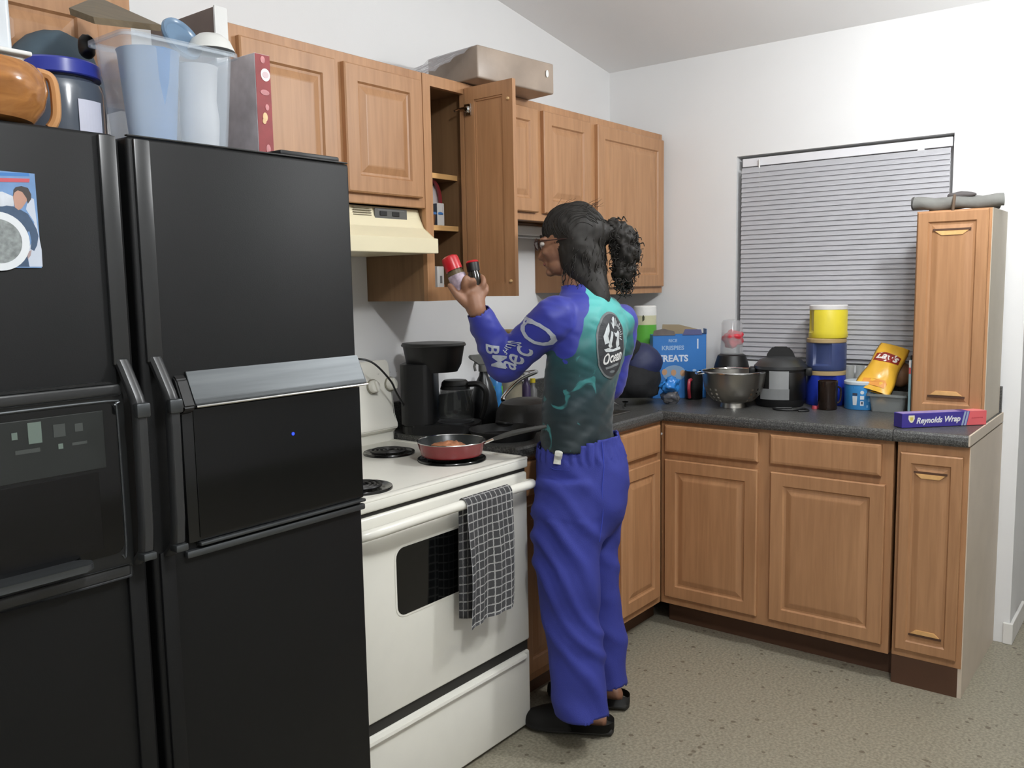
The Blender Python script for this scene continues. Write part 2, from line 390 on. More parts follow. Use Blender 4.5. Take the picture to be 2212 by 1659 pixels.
def wallcab(name, label, x0, x1, z0, z1, doors, sidem=None, rail=.055, frame_top=.04, y=YF, dz=(.03, .03)):
    t = thing(name, label, 'cabinet', (x0, 0, z0), world=True)
    obj('carcass', box(x0, x1, -.001, y+.018, z0+.012, z1), sidem or WOODSIDE, t)
    b = bmesh.new(); box(x0, x1, y+.018, y, z0, z1, .0015, 1, bm=b); obj('face_frame', b, WOOD, t)
    for d in doors:
        put_door('door', d[0], d[1], z0+dz[0], z1-dz[1], t, y-.0005, rail=rail)
    return t
wallcab('wall_cabinet', 'short oak wall cabinet with two doors hanging above the range hood', -2.372, -1.642, ZH, ZT, [(-2.345, -2.022), (-1.988, -1.668)])
wallcab('wall_cabinet', 'short oak wall cabinet with two doors above the sink, right of the open door', -1.400, -.640, ZS, ZT, [(-1.350, -1.030), (-.990, -.662)])
wallcab('wall_cabinet', 'tall oak wall cabinet in the corner at the end of the row', -.638, -.016, ZB, ZT, [(-.605, -.030)], rail=.06)
wallcab('wall_cabinet', 'oak wall cabinet high above the fridge, behind the storage tub', -3.39, -2.632, 1.86, ZT, [(-3.36, -3.03), (-2.99, -2.72)])
# plastered furr-down strip beside the hood cabinet: brown inner side, white front edge
t = thing('cabinet_side_panel', 'brown board with a white front edge at the left end of the hood cabinet', 'panel', (-2.40, 0, 1.69), world=True)
obj('panel', box(-2.408, -2.376, -.001, -.30, 1.69, 2.152), mat('brown_board', (112, 96, 88), .6), t)
obj('edge_strip', box(-2.410, -2.373, -.30, -.306, 1.69, 2.154), WHT, t)
# strip light under the sink cabinet
t = thing('under_cabinet_light', 'unlit white strip light fixed under the short cabinet above the sink', 'light fixture', (-1.3, -.01, ZS), world=True)
obj('housing', box(-1.36, -.67, -.06, -.125, ZS-.042, ZS-.001, .006), WHT, t)
obj('diffuser', box(-1.34, -.69, -.07, -.115, ZS-.050, ZS-.043, .003), mat('frosted_plastic', (190, 190, 188), .5), t)

# --- range hood
t = thing('range_hood', 'almond metal range hood fixed under the cabinet above the stove', 'range hood', (-2.37, 0, 1.54), world=True)
b = prism([(-.003, ZH-.003), (-.262, ZH-.003), (-.268, 1.66), (-.285, 1.625), (-.332, 1.59), (-.350, 1.588), (-.350, 1.541), (-.003, 1.541)], -2.368, -1.643, 'yz', .0015)
obj('shell', b, ENAM2, t)
v = bmesh.new(); vx0 = at(762, 455, y=-.268).x; vx1 = at(801, 455, y=-.268).x
for i in range(5): box(vx0, vx1, -.268, -.271, 1.682-.0075*i-.003, 1.682-.0075*i, bm=v)
obj('vent_slots', v, mat('vent_shadow', (120, 112, 92), .6), t)
sx0 = at(809, 465, y=-.27).x; sx1 = at(878, 465, y=-.27).x
sp_ = obj('switch_plate', box(sx0, sx1, -.267, -.2725, 1.650, 1.682, .001), mat('switch_plate_grey', (92, 92, 90), .4), t)
b = bmesh.new()
for i in range(2): box(sx0+.02+i*.055, sx0+.05+i*.055, -.2725, -.2755, 1.659, 1.673, .001, bm=b)
obj('rocker_switch', b, BLKM, sp_)
obj('label_line', box(sx0+.012, sx1-.012, -.2725, -.2730, 1.6755, 1.678), GRYP, sp_)

# --- base cabinets along the right wall
XF = -.61
def basecab_y(name, label, y0, y1, drawers, doors, sidem=WOODSIDE):
    t = thing(name, label, 'cabinet', (XF, y0, 0), world=True)
    obj('carcass', box(XF+.018, -.002, y0, y1, .10, .872), sidem, t)
    obj('face_frame', box(XF, XF+.018, y0, y1, .10, .872, .001, 1), WOOD, t)
    obj('toe_kick', box(XF+.075, XF+.09, y0, y1, 0, .10), TOEK, t)
    for d in drawers: put_door('drawer_front', d[0], d[1], .745, .858, t, XF-.0005, False, along='y')
    for d in doors: put_door('door', d[0], d[1], .135, .715, t, XF-.0005, along='y')
    return t
basecab_y('base_cabinet', 'wide oak base cabinet with two drawers and two doors below the window', -.612, -1.518, [(-.636, -1.032), (-1.080, -1.480)], [(-.636, -1.032), (-1.083, -1.496)])
# narrow end unit
y0, y1 = -1.530, -1.757
t = thing('base_cabinet', 'narrow oak end cabinet with a pale side panel, right end of the counter', 'cabinet', (XF, y0, 0), world=True)
obj('carcass', box(XF+.018, -.002, y0, y1+.014, .0, .872), WOODSIDE, t)
obj('end_panel', box(XF+.002, -.002, y1+.013, y1, 0, .872), VEN, t)
obj('face_frame', box(XF, XF+.018, y0, y1+.003, .105, .872, .001, 1), WOOD, t)
obj('toe_kick', box(XF+.003, XF+.015, y0, y1+.004, 0, .104), TOEK, t)
def narrow_door(y0_, y1_, z0_, z1_, x, t, rail=.04):
    d = put_door('door', y0_, y1_, z0_, z1_, t, x, along='y', rail=rail)
    ym = (y0_+y1_)/2; hw = abs(y1_-y0_)*.24
    for zz, s in ((z1_-rail-.028, 1), (z0_+rail+.028, -1)):
        pts = [(ym-hw, zz), (ym+hw, zz), (ym+hw*.62, zz-.016*s), (ym-hw*.62, zz-.016*s)]
        b = prism(pts, x-.0215, x-.0150, 'yz', .0012)  # pale strip paints the highlight along the raised panel's edge, no pull here
        obj('panel_highlight', b, WOODLT, d, label='pale strip painted as light on the panel edge')
        b = prism([(ym-hw*1.12, zz+.001*s), (ym+hw*1.12, zz+.001*s), (ym+hw*1.12, zz+.008*s), (ym-hw*1.12, zz+.008*s)], x-.0195, x-.0160, 'yz')  # dark strip set beside the painted highlight
        obj('dark_edge_strip', b, TOEK, d)
    return d
narrow_door(-1.543, -1.738, .135, .838, XF-.0005, t)
# --- base cabinet under the sink (left wall run)
t = thing('base_cabinet', 'oak sink base cabinet behind the person, left of the inner corner', 'cabinet', (-.61, XF, 0), world=True)
obj('carcass', box(-1.595, -.592, XF+.018, -.002, .10, .715), WOODSIDE, t)
obj('face_frame', box(-1.597, -.610, XF, XF+.018, .10, .872, .001, 1), WOOD, t)
obj('toe_kick', box(-1.595, -.535, XF+.075, XF+.09, 0, .10), TOEK, t)
for a, c in ((-1.585, -1.355), (-1.325, -.985), (-.955, -.645)):
    put_door('drawer_front', a, c, .745, .858, t, XF-.0005, False); put_door('door', a, c, .135, .715, t, XF-.0005)
obj('corner_bead', lathe([(0, 0), (.006, .002), (.004, .006), (0, .008)], 10, (0, 0, 0), mtx=Matrix.Translation(at(1428, 937, y=XF-.001)) @ Matrix.Rotation(PI/2, 4, 'X')), WHT, t)

# --- countertops with rounded front and backsplash
CT0, CT1 = .874, .914
def nose(xy, y0_, y1_, along):  # rounded front edge profile
    pts = [(xy+.03, CT0), (xy+.006, CT0), (xy+.001, CT0+.008), (xy, CT0+.02), (xy+.003, CT1-.008), (xy+.010, CT1-.001), (xy+.02, CT1), (xy+.03, CT1)]
    if along == 'y':   # front faces -x, runs along y
        return prism(pts, y0_, y1_, 'xz')
    return prism(pts, y0_, y1_, 'yz')
t = thing('countertop', 'dark speckled countertop with sink cut-out along the left wall', 'countertop', (-1.6, 0, CT0), world=True)
b = nose(-.635, -1.602, -.636, 'x')
SX0, SX1, SY0, SY1 = -1.22, -.74, -.52, -.12
box(-1.602, SX0, -.606, -.001, CT0, CT1, bm=b); box(SX1, -.001, -.606, -.001, CT0, CT1, bm=b)
box(SX0, SX1, -.606, SY0, CT0, CT1, bm=b); box(SX0, SX1, SY1, -.001, CT0, CT1, bm=b)
obj('worktop', b, GRAN, t)
obj('backsplash', box(-1.602, -.002, -.002, -.020, CT1, 1.015, .002), GRAN, t)
t = thing('countertop', 'dark speckled countertop under the window, meeting the other at the corner', 'countertop', (-.6, -.64, CT0), world=True)
b = nose(-.635, -1.517, -.607, 'y'); box(-.606, -.001, -1.517, -.607, CT0, CT1, bm=b)
obj('worktop', b, GRAN, t); obj('backsplash', box(-.002, -.020, -.022, -1.517, CT1, 1.015, .002), GRAN, t)
t = thing('countertop', 'small separate countertop piece with a pale edge on the narrow end cabinet', 'countertop', (-.6, -1.53, CT0), world=True)
b = nose(-.635, -1.752, -1.519, 'y'); box(-.606, -.001, -1.752, -1.519, CT0, CT1, bm=b)
obj('worktop', b, GRAN, t); obj('backsplash', box(-.002, -.020, -1.519, -1.752, CT1, 1.015, .002), GRAN, t)
obj('end_strip', box(-.63, -.001, -1.752, -1.758, CT0+.004, CT1, .001), VEN, t)
# sink and tap
t = thing('kitchen_sink', 'stainless sink set into the countertop behind the person', 'sink', (SX0, SY0, CT0), world=True)
b = bmesh.new()
for a in ((SX0-.015, SX0+.02, SY0-.015, SY1+.015), (SX1-.02, SX1+.015, SY0-.015, SY1+.015), (SX0+.02, SX1-.02, SY0-.015, SY0+.02), (SX0+.02, SX1-.02, SY1-.02, SY1+.015)):
    box(a[0], a[1], a[2], a[3], CT1+.0005, CT1+.005, .001, 1, bm=b)
obj('rim', b, STEEL, t)
b = bmesh.new()
box(SX0+.016, SX0+.019, SY0+.016, SY1-.016, .74, CT1, bm=b); box(SX1-.019, SX1-.016, SY0+.016, SY1-.016, .74, CT1, bm=b)
box(SX0+.016, SX1-.016, SY0+.016, SY0+.019, .74, CT1, bm=b); box(SX0+.016, SX1-.016, SY1-.019, SY1-.016, .74, CT1, bm=b); box(SX0+.016, SX1-.016, SY0+.016, SY1-.016, .737, .74, bm=b)
obj('basin', b, STEEL, t)
t = thing('faucet', 'chrome kitchen tap with a long arched spout, seen under the raised elbow', 'faucet', (-1.0, -.075, CT1), world=True)
fb = V((-1.0, -.070, CT1)); e1 = at(1156, 806, y=-.075)
obj('base', lathe([(0, 0), (.028, 0), (.026, .012), (.014, .03), (.012, .05), (0, .05)], 20, fb), CHR, t, smooth=True)
q1 = at(1088, 857, y=-.27)
obj('spout', tube(smoothpts([fb+V((0, 0, .04)), fb+V((0, 0, .13)), e1+V((-.02, -.02, .01)), at(1120, 822, y=-.2), q1+V((.0, 0, .0)), q1+V((0, -.005, -.02))], 6), .0085, 10), CHR, t, smooth=True)
obj('lever', tube([fb+V((.03, 0, .03)), fb+V((.07, -.01, .07))], [.008, .005], 8), CHR, t, smooth=True)

# --- tall narrow wall cabinet standing on the end of the counter
y0, y1 = -1.499, -1.745; ptop = 1.672; pb = CT1+.001
t = thing('wall_cabinet', 'narrow oak cabinet standing upright on the right end of the counter', 'cabinet', (-.32, y0, pb), world=True)
obj('carcass', box(-.302, -.022, y0, y1+.012, pb, ptop), WOODSIDE, t)
obj('end_panel', box(-.318, -.022, y1+.012, y1, pb, ptop), mat('pale_laminate', (196, 186, 168), .5, var=.03), t)
obj('face_frame', box(-.320, -.302, y0, y1+.002, pb, ptop, .001, 1), WOOD, t)
narrow_door(y0-.006, y1+.010, pb+.022, ptop-.004, -.3205, t, rail=.042)

# ------------------------------------------------------------------ refrigerator
FY = -.76; FX0, FX1, FT = -3.300, -2.384, 1.716
fr = thing('refrigerator', 'black side by side refrigerator with a snack door and ice dispenser', 'refrigerator', (-2.85, -.4, 0), world=True)
obj('cabinet_body', box(FX0+.004, FX1-.004, -.03, FY+.075, .02, FT-.006, .004), BLK, fr)
obj('kick_grille', box(FX0+.01, FX1-.01, FY+.09, FY+.04, .01, .095, .003), BLKM, fr)
# hinge cap on top right
gx = -2.930
def slab(x0, x1, z0=.10, z1=FT): return box(x0, x1, FY, FY+.068, z0, z1, .008, 3)
fd = obj('freezer_door', slab(FX0, gx-.010), BLK, fr, smooth=True)
rd = obj('fridge_door', slab(gx+.010, FX1), BLK, fr, smooth=True)
obj('door_gasket', box(gx-.010, gx+.010, FY+.03, FY+.06, .10, FT-.004), mat('gasket_black', (6, 6, 7), .7), fr)
obj('top_trim', box(gx+.014, FX1-.002, FY+.002, FY+.012, FT+.0005, FT+.004, .0015), BLKS, rd)
b = box(-2.56, -2.395, FY+.02, FY+.10, FT+.004, FT+.017, .004); obj('hinge_cover', b, BLKM, fr, smooth=True)
# door edge trims and grips
def grip(x, par, s):
    """s=+1: trim of the freezer door (left), grip bends to the right as it comes forward"""
    b = box(x-.016, x+.016, FY-.007, FY+.002, 1.30, FT-.004, .003, 2)
    h = obj('edge_trim', b, BLKS, par, smooth=True)
    b = box(x-.016, x+.016, FY-.007, FY+.002, .10, .93, .003, 2); obj('lower_trim', b, BLK, par, smooth=True)
    pts = [(x, FY-.004, 1.31), (x+.002, FY-.012, 1.295), (x+.005, FY-.040, 1.245), (x+.006, FY-.048, 1.225), (x+.006, FY-.048, 1.18), (x+.005, FY-.046, 1.0), (x+.004, FY-.042, .955), (x+.003, FY-.012, .925)]
    bm = bmesh.new(); W = .0125; pr = None
    for i, p in enumerate(pts):
        ring = [bm.verts.new((p[0]+dx*W, p[1]+dy, p[2])) for dx, dy in ((-1, .010), (-1, 0), (-.6, -.007), (0, -.009), (.6, -.007), (1, 0), (1, .010))]
        if pr:
            for k in range(6): bm.faces.new((pr[k], pr[k+1], ring[k+1], ring[k]))
            bm.faces.new((pr[6], pr[0], ring[0], ring[6]))
        else: bm.faces.new(ring)
        pr = ring
    bm.faces.new(pr[::-1])
    g = obj('grip', bm, BLKS, par, smooth=True)
    obj('grip_cap', box(x-.008, x+.019, FY-.062, FY-.046, 1.205, 1.232, .004), METD, g, smooth=True)
    obj('grip_cap', box(x-.010, x+.016, FY-.056, FY-.030, .938, .952, .003), METD, g, smooth=True)
grip(-2.958, fd, 1); grip(-2.893, rd, -1)
# snack door of the fridge side
px0, px1 = -2.862, FX1+.001
b = prism([(FY+.001, 1.275), (FY-.006, 1.276), (FY-.030, 1.222), (FY-.036, 1.214), (FY-.034, 1.206), (FY-.022, 1.210), (FY-.016, 1.222), (FY+.001, 1.235)], px0+.03, px1-.004, 'yz', .0008)
hd = obj('snack_door_handle', b, METD, rd, label='brushed dark metal lip handle')
obj('handle_end', prism([(FY, 1.272), (FY-.012, 1.262), (FY-.036, 1.21), (FY-.030, 1.200), (FY, 1.19)], px0+.004, px0+.03, 'yz', .003), BLKM, hd)
obj('handle_bead', tube([(px0+.03, FY-.0375, 1.209), (px1-.003, FY-.0375, 1.209)], .0028, 8), CHR, hd, smooth=True)
obj('snack_door', box(px0+.012, px1-.004, FY-.012, FY+.001, .935, 1.206, .004), mat('snack_door_black', (20, 21, 22), .22), rd, smooth=True)
obj('glass_panel', box(px0+.036, px1-.008, FY-.0145, FY-.011, .943, 1.202, .001), BLKG, rd)
b = bmesh.new(); box(px0+.034, px1-.004, FY-.019, FY, .926, .934, .003, bm=b); box(px0+.006, px1-.002, FY-.014, FY, .906, .921, .004, bm=b)
obj('panel_trim', b, METD, rd, smooth=True)
obj('indicator', lathe([(0, 0), (.0035, 0), (.0035, .001), (0, .001)], 12, mtx=Matrix.Translation(at(633, 937, y=FY-.015)) @ Matrix.Rotation(PI/2, 4, 'X')), mat('blue_led', (40, 60, 230), .3), rd)
bm_ = MATS['blue_led'].node_tree.nodes['Principled BSDF']; bm_.inputs['Emission Color'].default_value = (.02, .05, 1, 1); bm_.inputs['Emission Strength'].default_value = 1.2
# dispenser
dx0, dx1 = FX0+.03, -2.976
b = prism(rrect(dx0-.022, dx1+.012, .905, 1.272, .03), FY-.012, FY+.001, 'xz')
ds = obj('dispenser_surround', b, mat('dispenser_black', (28, 29, 29), .35), fd)
for z0_, z1_, dy in ((1.246, 1.268, .018), (.905, .930, .014)):
    obj('surround_rail', box(dx0-.02, dx1+.006, FY-dy, FY-.011, z0_, z1_, .006, 3), BLKS, ds, smooth=True)
obj('inner_bead', tube(smoothpts([(dx0, FY-.013, 1.237), (dx1-.02, FY-.013, 1.237), (dx1-.006, FY-.013, 1.228), (dx1-.002, FY-.013, 1.21), (dx1-.002, FY-.013, .965), (dx1-.01, FY-.013, .95)], 4), .0022, 6), METD, ds, smooth=True)
b = prism(rrect(dx0, dx1-.006, .955, 1.234, .018), FY-.0145, FY-.012, 'xz'); obj('dispenser_panel', b, BLKG, ds)
cp = obj('control_panel', box(dx0+.01, dx1-.03, FY-.0165, FY-.0140, 1.118, 1.222, .001), mat('control_grey', (40, 43, 42), .3), ds)
ICO = mat('icon_print', (108, 122, 114), .4); ICD = mat('icon_print_dim', (70, 74, 72), .4)
for (u, v_, w_, h_, m_) in ((31, 943, 9, 12, ICO), (75, 935, 22, 36, ICO), (128, 930, 20, 22, ICD), (131, 964, 8, 9, ICO), (170, 923, 14, 14, ICD), (172, 957, 26, 5, ICD), (60, 975, 40, 7, ICD)):
    c = at(u, v_, y=FY-.0166); hw, hh = w_*.0005, h_*.0005
    obj('icon', box(c.x-hw, c.x+hw, FY-.0172, FY-.0166, c.z-hh, c.z+hh), m_, cp)
obj('drip_tray', prism(rrect(dx0+.004, dx1-.08, FY-.062, FY-.014, .02), .950, .962, 'xy', .002), METD, ds, smooth=True)
obj('recess', box(dx0+.012, dx1-.045, FY-.0155, FY-.0143, .97, 1.112, .0004), mat('recess_black', (4, 4, 5), .25), ds)

# photo print stuck to the freezer door
p0 = at(0, 578, y=FY-.002); p1 = at(93, 578, y=FY-.002); ptz = 1.633
t = thing('photo_print', 'blue photo print of a man in a dark jumper, stuck on the freezer door', 'photo', (-3.15, FY-.001, 1.55), world=True)
px_0, px_1 = -3.225, -3.086
obj('sheet', box(px_0, px_1, FY-.0022, FY-.0004, 1.476, ptz), mat('print_sky_blue', (118, 152, 196), .35, var=.12, nscale=25), t)
def pp(name, pts, m, lay, par=t):
    return obj(name, prism([(at(u, v_, y=FY-.0023).x, at(u, v_, y=FY-.0023).z) for u, v_ in pts], FY-.0022-.0002*lay, FY-.0020, 'xz'), m, par)
pp('sky_band', [(-60, 371), (62, 374), (64, 381), (-60, 378)], mat('print_blue', (70, 125, 190), .4), 1)
rb = pp('title_strip', [(-60, 383), (64, 386), (63, 394), (-60, 392)], mat('print_red', (196, 92, 100), .4), 2)
pp('cloud', [(-40, 415), (5, 414), (30, 425), (30, 445), (0, 450), (-40, 450)], mat('print_cloud', (205, 210, 218), .4, var=.1, nscale=60), 1)
pp('snow', [(62, 425), (73, 430), (82, 500), (90, 540), (92, 576), (64, 576), (58, 545), (70, 520), (74, 480), (56, 452)], mat('print_snow', (196, 204, 218), .4), 1)
pp('jumper', [(-60, 445), (5, 446), (14, 444), (28, 446), (46, 454), (60, 462), (70, 478), (79, 495), (83, 510), (80, 530), (74, 542), (66, 538), (68, 520), (64, 500), (60, 500), (58, 530), (62, 572), (64, 576), (-60, 576)], mat('print_jumper', (66, 86, 112), .5, var=.1, nscale=60), 2)
pp('face', [(28, 425), (30, 412), (40, 408), (54, 418), (60, 430), (54, 440), (47, 450), (40, 454), (32, 448)], mat('print_skin', (188, 146, 128), .5), 3)
pp('hair', [(28, 424), (29, 410), (34, 404), (46, 402), (60, 406), (67, 420), (67, 430), (60, 440), (57, 428), (48, 415), (38, 411), (31, 416)], mat('print_hair', (66, 62, 62), .5), 4)
pp('hand', [(58, 545), (68, 540), (66, 552), (60, 560)], mat('print_skin2', (170, 150, 150), .5), 4)
c = at(-2, 521, y=FY-.003)
ring = bmesh.new(); lathe([(.036, 0), (.048, 0), (.048, .0006), (.036, .0006), (.036, 0)], 36, bm=ring, mtx=Matrix.Translation((c.x, FY-.0027, c.z)) @ Matrix.Rotation(PI/2, 4, 'X'))
obj('white_ring', ring, mat('print_white', (222, 226, 230), .4), t)
obj('ring_motif', lathe([(0, 0), (.036, 0), (.036, .0004), (0, .0004)], 30, mtx=Matrix.Translation((c.x, FY-.0026, c.z)) @ Matrix.Rotation(PI/2, 4, 'X')), mat('print_grey', (140, 146, 146), .4, var=.3, nscale=120), t)

# ------------------------------------------------------------------ stove
SY = -.678; S0, S1 = -2.372, -1.612; ST = .896
st = thing('stove', 'white electric coil stove with oven between the fridge and the sink counter', 'stove', (-1.99, -.35, 0), world=True)
obj('side_body', box(S0+.003, S1-.003, -.02, SY+.045, .025, ST-.03, .003), ENAM, st)
b = bmesh.new()
box(S0, S1, -.075, SY-.002, ST-.036, ST-.004, .007, 3, bm=b)
for a in ((S0, S0+.02, -.075, SY), (S1-.02, S1, -.075, SY), (S0, S1, SY-.002, SY+.022)): box(a[0], a[1], a[2], a[3], ST-.012, ST, .005, 2, bm=b)
obj('cooktop', b, ENAM, st, smooth=True)
obj('front_gap', box(S0+.004, S1-.004, SY+.01, SY+.04, .26, ST-.03), mat('gap_dark', (40, 38, 34), .6), st)
od = obj('oven_door', box(S0+.003, S1-.003, SY, SY+.04, .296, .848, .008, 3), ENAM, st, smooth=True)
wx0, wx1, wz0, wz1 = -2.200, -1.785, .556, .742
obj('window_trim', prism(rrect(wx0-.006, wx1+.006, wz0-.006, wz1+.006, .032), SY-.0015, SY+.002, 'xz', .001), ENAM, od)
obj('oven_window', prism(rrect(wx0, wx1, wz0, wz1, .028), SY-.0022, SY+.002, 'xz'), BLKG, od)
hz = .822
hb = smoothpts([(S0+.012, SY-.002, hz-.012), (S0+.022, SY-.030, hz-.006), (S0+.07, SY-.050, hz), (S0+.2, SY-.054, hz+.003), (-1.99, SY-.054, hz+.004), (S1-.2, SY-.054, hz+.003), (S1-.07, SY-.050, hz), (S1-.022, SY-.030, hz-.006), (S1-.012, SY-.002, hz-.012)], 5)
obj('door_handle', tube(hb, .0145, 12), ENAM, od, smooth=True)
dw_ = obj('drawer', box(S0+.003, S1-.003, SY, SY+.04, .012, .262, .008, 3), ENAM, st, smooth=True)
obj('drawer_pull', prism([(SY+.002, .262), (SY-.012, .258), (SY-.014, .248), (SY-.004, .240), (SY+.002, .236)], S0+.02, S1-.035, 'yz', .001), ENAM, dw_, smooth=True)
b = prism([(-.012, ST-.03), (-.012, 1.165), (-.020, 1.176), (-.055, 1.178), (-.066, 1.165), (-.086, .985), (-.105, .955), (-.105, .940), (-.080, .925), (-.080, ST-.03)], S0, S1, 'yz', .003)
bg = obj('control_panel', b, ENAM, st, smooth=True)
for i, (u, v_) in enumerate(((843, 829), (805, 835))):
    c = at(u, v_, y=-.078)
    M = Matrix.Translation((c.x, -.076-.004, c.z)) @ Matrix.Rotation(math.radians(83), 4, 'X')
    k = obj('knob_dial', lathe([(0, -.004), (.026, -.004), (.026, .001), (0, .001)], 26, mtx=M), mat('knob_ring', (150, 146, 130), .3), bg, smooth=True)
    kb = lathe([(0, 0), (.0225, 0), (.0215, .012), (.018, .017), (0, .018)], 26, mtx=M.copy()); box(-.0045, .0045, -.019, .019, .014, .027, .003, bm=kb) if False else None
    kk = obj('knob', kb, ENAM, bg, smooth=True)
    g = box(-.005, .005, -.019, .019, .012, .026, .003); g.transform(M @ Matrix.Rotation(math.radians(15), 4, 'Z')); obj('knob_grip', g, ENAM, kk, smooth=True)
for i in range(4):
    c = at(858-i*13, 795+i*2, y=-.076)
    obj('printed_mark', box(c.x-.003, c.x+.003, -.0722, -.0716, c.z-.012, c.z-.011), GRYP, bg)
def burner(cx, cy, R):
    dp_ = obj('drip_bowl', lathe([(0, .0006), (R*.3, .0006), (R*.8, .001), (R*.95, .003), (R*1.0, .006), (R*1.07, .007), (R*1.09, .004), (R*1.09, 0)], 40, (cx, cy, ST-.0038)), mat('black_drip_bowl', (16, 16, 16), .18, coat=.3), st, smooth=True)
    pts = []; n = 3.6
    for i in range(130):
        a = i/129*n*2*PI; r = R*.16+(R*.80-R*.16)*i/129; pts.append((cx+r*math.cos(a), cy+r*math.sin(a), ST+.006))
    obj('coil', tube(pts, .0042, 6, flat=1), mat('coil_element', (34, 33, 33), .42, metal=.4), dp_, smooth=True)
pc = at(977, 966, z=.944); R1 = .105
bc = (-1.805, -.255); burner(bc[0], bc[1], .078)
bfr = at(976, 990, z=ST); burner(bfr.x, bfr.y, .100)
burner(-2.205, -.560, .078); burner(-2.19, -.245, .10)

# frying pan
pan = thing('frying_pan', 'red non-stick frying pan on the front right burner', 'frying pan', (bfr.x, bfr.y, ST+.011), world=True)
cz = ST+.0105; c3 = (bfr.x, bfr.y, cz)
obj('body', lathe([(0, 0), (.088, 0), (.094, .003), (.107, .044), (.1095, .047), (.1085, .0475), (.1055, .045), (.0925, .006), (.088, .004), (0, .004)], 56, c3), [mat('pan_red', (132, 34, 38), .25, coat=.3)], pan, smooth=True)
obj('inside_coating', lathe([(0, .0046), (.0875, .0046), (.0918, .0066), (.1050, .0452), (.1065, .0470), (.1050, .0470), (.0905, .009), (.087, .0056), (0, .0056)], 56, c3), mat('nonstick_grey', (52, 55, 55), .3), pan, smooth=True)
obj('rim', tube([(bfr.x+.1085*math.cos(a), bfr.y+.1085*math.sin(a), cz+.047) for a in [2*PI*i/56 for i in range(56)]], .0016, 6, closed=True), CHR, pan, smooth=True)
he = at(1140, 920, z=1.0); hs = V((bfr.x, bfr.y, cz+.040)); hd_ = (V((he.x, he.y, 0))-V((hs.x, hs.y, 0))).normalized()
h0 = hs+hd_*.106; h1 = hs+hd_*.135+V((0, 0, .012)); h2 = hs+hd_*.30+V((0, 0, .052))
obj('handle_bracket', tube([h0, h1], [.011, .009], 8, flat=.5), CHR, pan, smooth=True)
obj('handle', tube(smoothpts([h1, hs+hd_*.2+V((0, 0, .032)), h2], 5), [.0055+.003*math.sin(PI*i/10) for i in range(11)], 10), mat('pan_handle_grey', (70, 70, 68), .4), pan, smooth=True)
def blob(name, c, rx, ry, rz, m, parent=None, sub=4, amp=.15, ns=8, rot=0, flatb=False):
    b = bmesh.new(); bmesh.ops.create_icosphere(b, subdivisions=sub, radius=1)
    for v in b.verts:
        k = 1+amp*(noise.noise(v.co*ns*.25+V(c)*7))+amp*.4*noise.noise(v.co*ns+V(c)*3)
        v.co = V((v.co.x*rx*k, v.co.y*ry*k, v.co.z*rz*k))
        if flatb and v.co.z < -rz*.55: v.co.z = -rz*.55
    b.transform(Matrix.Translation(V(c)) @ Matrix.Rotation(rot, 4, 'Z'))
    return obj(name, b, m, parent, smooth='all')
o = blob('meat_patty', (bfr.x-.012, bfr.y+.005, cz+.0195), .062, .052, .024, mat('browned_meat', (176, 118, 84), .5, var=.3, nscale=60, bump=.5), None, 4, .3, 14, flatb=True)
tag(o, 'lump of browned minced meat frying in the red pan', 'food')

# towel over the oven handle
def towel():
    UVN = 'UVMap'; b = bmesh.new(); uv = b.loops.layers.uv.new(UVN)
    nx, nz = 26, 60; W_ = .205; Lf, Lb = .385, .36; xL = -1.992
    G = []
    for j in range(nz+1):
        s = -Lb+(Lb+Lf)*j/nz; row = []
        for i in range(nx+1):
            u = i/nx; x = xL+W_*u
            r = .020
            if s < -PI*r/2: yy = r*.62; zz = hz+.004-(-s-PI*r/2)
            elif s > PI*r/2: yy = -r; zz = hz+.004-(s-PI*r/2)
            else: a = s/r; yy = -r*math.sin(a) if s > 0 else -r*.62*math.sin(a); zz = hz+.004+r*math.cos(a)
            dn = max(0, abs(s)-.03)
            if s > 0:
                yy += -.007*math.sin(u*9+1.2)*min(1, dn*5)-.004*math.sin(u*21+s*6)*min(1, dn*6)-.012*dn
                x += (.010*math.sin(s*9)+.012*(u-.5))*min(1, dn*3)
                zz += .010*u*min(1, dn*3)
                if u > .35 and s > .33: zz += 0
            else:
                yy += .003*math.sin(u*8); yy = min(yy, .024); zz += -.02*math.sin(u*4)*min(1, dn*3); x += -.010*min(1, dn*3)+.03*u*min(1, dn*2)*-.4
            row.append((b.verts.new((x, SY-.054+yy, zz)), u*W_, s))
        G.append(row)
    for j in range(nz):
        for i in range(nx):
            q = [G[j][i], G[j][i+1], G[j+1][i+1], G[j+1][i]]
            f = b.faces.new([k[0] for k in q])
            for lp, k in zip(f.loops, q): lp[uv].uv = (k[1]/.0218, (k[2]+.36)/.0245)
    bmesh.ops.solidify(b, geom=b.faces[:], thickness=.0022)
    return b
m = mat('checked_towel', (112, 112, 112), .9, var=0); nt = m.node_tree; bs = nt.nodes['Principled BSDF']
uvn = nt.nodes.new('ShaderNodeUVMap'); sx = nt.nodes.new('ShaderNodeSeparateXYZ'); nt.links.new(uvn.outputs[0], sx.inputs[0]); gs = []
nzz = nt.nodes.new('ShaderNodeTexNoise'); nzz.inputs['Scale'].default_value = 3; nt.links.new(uvn.outputs[0], nzz.inputs['Vector'])
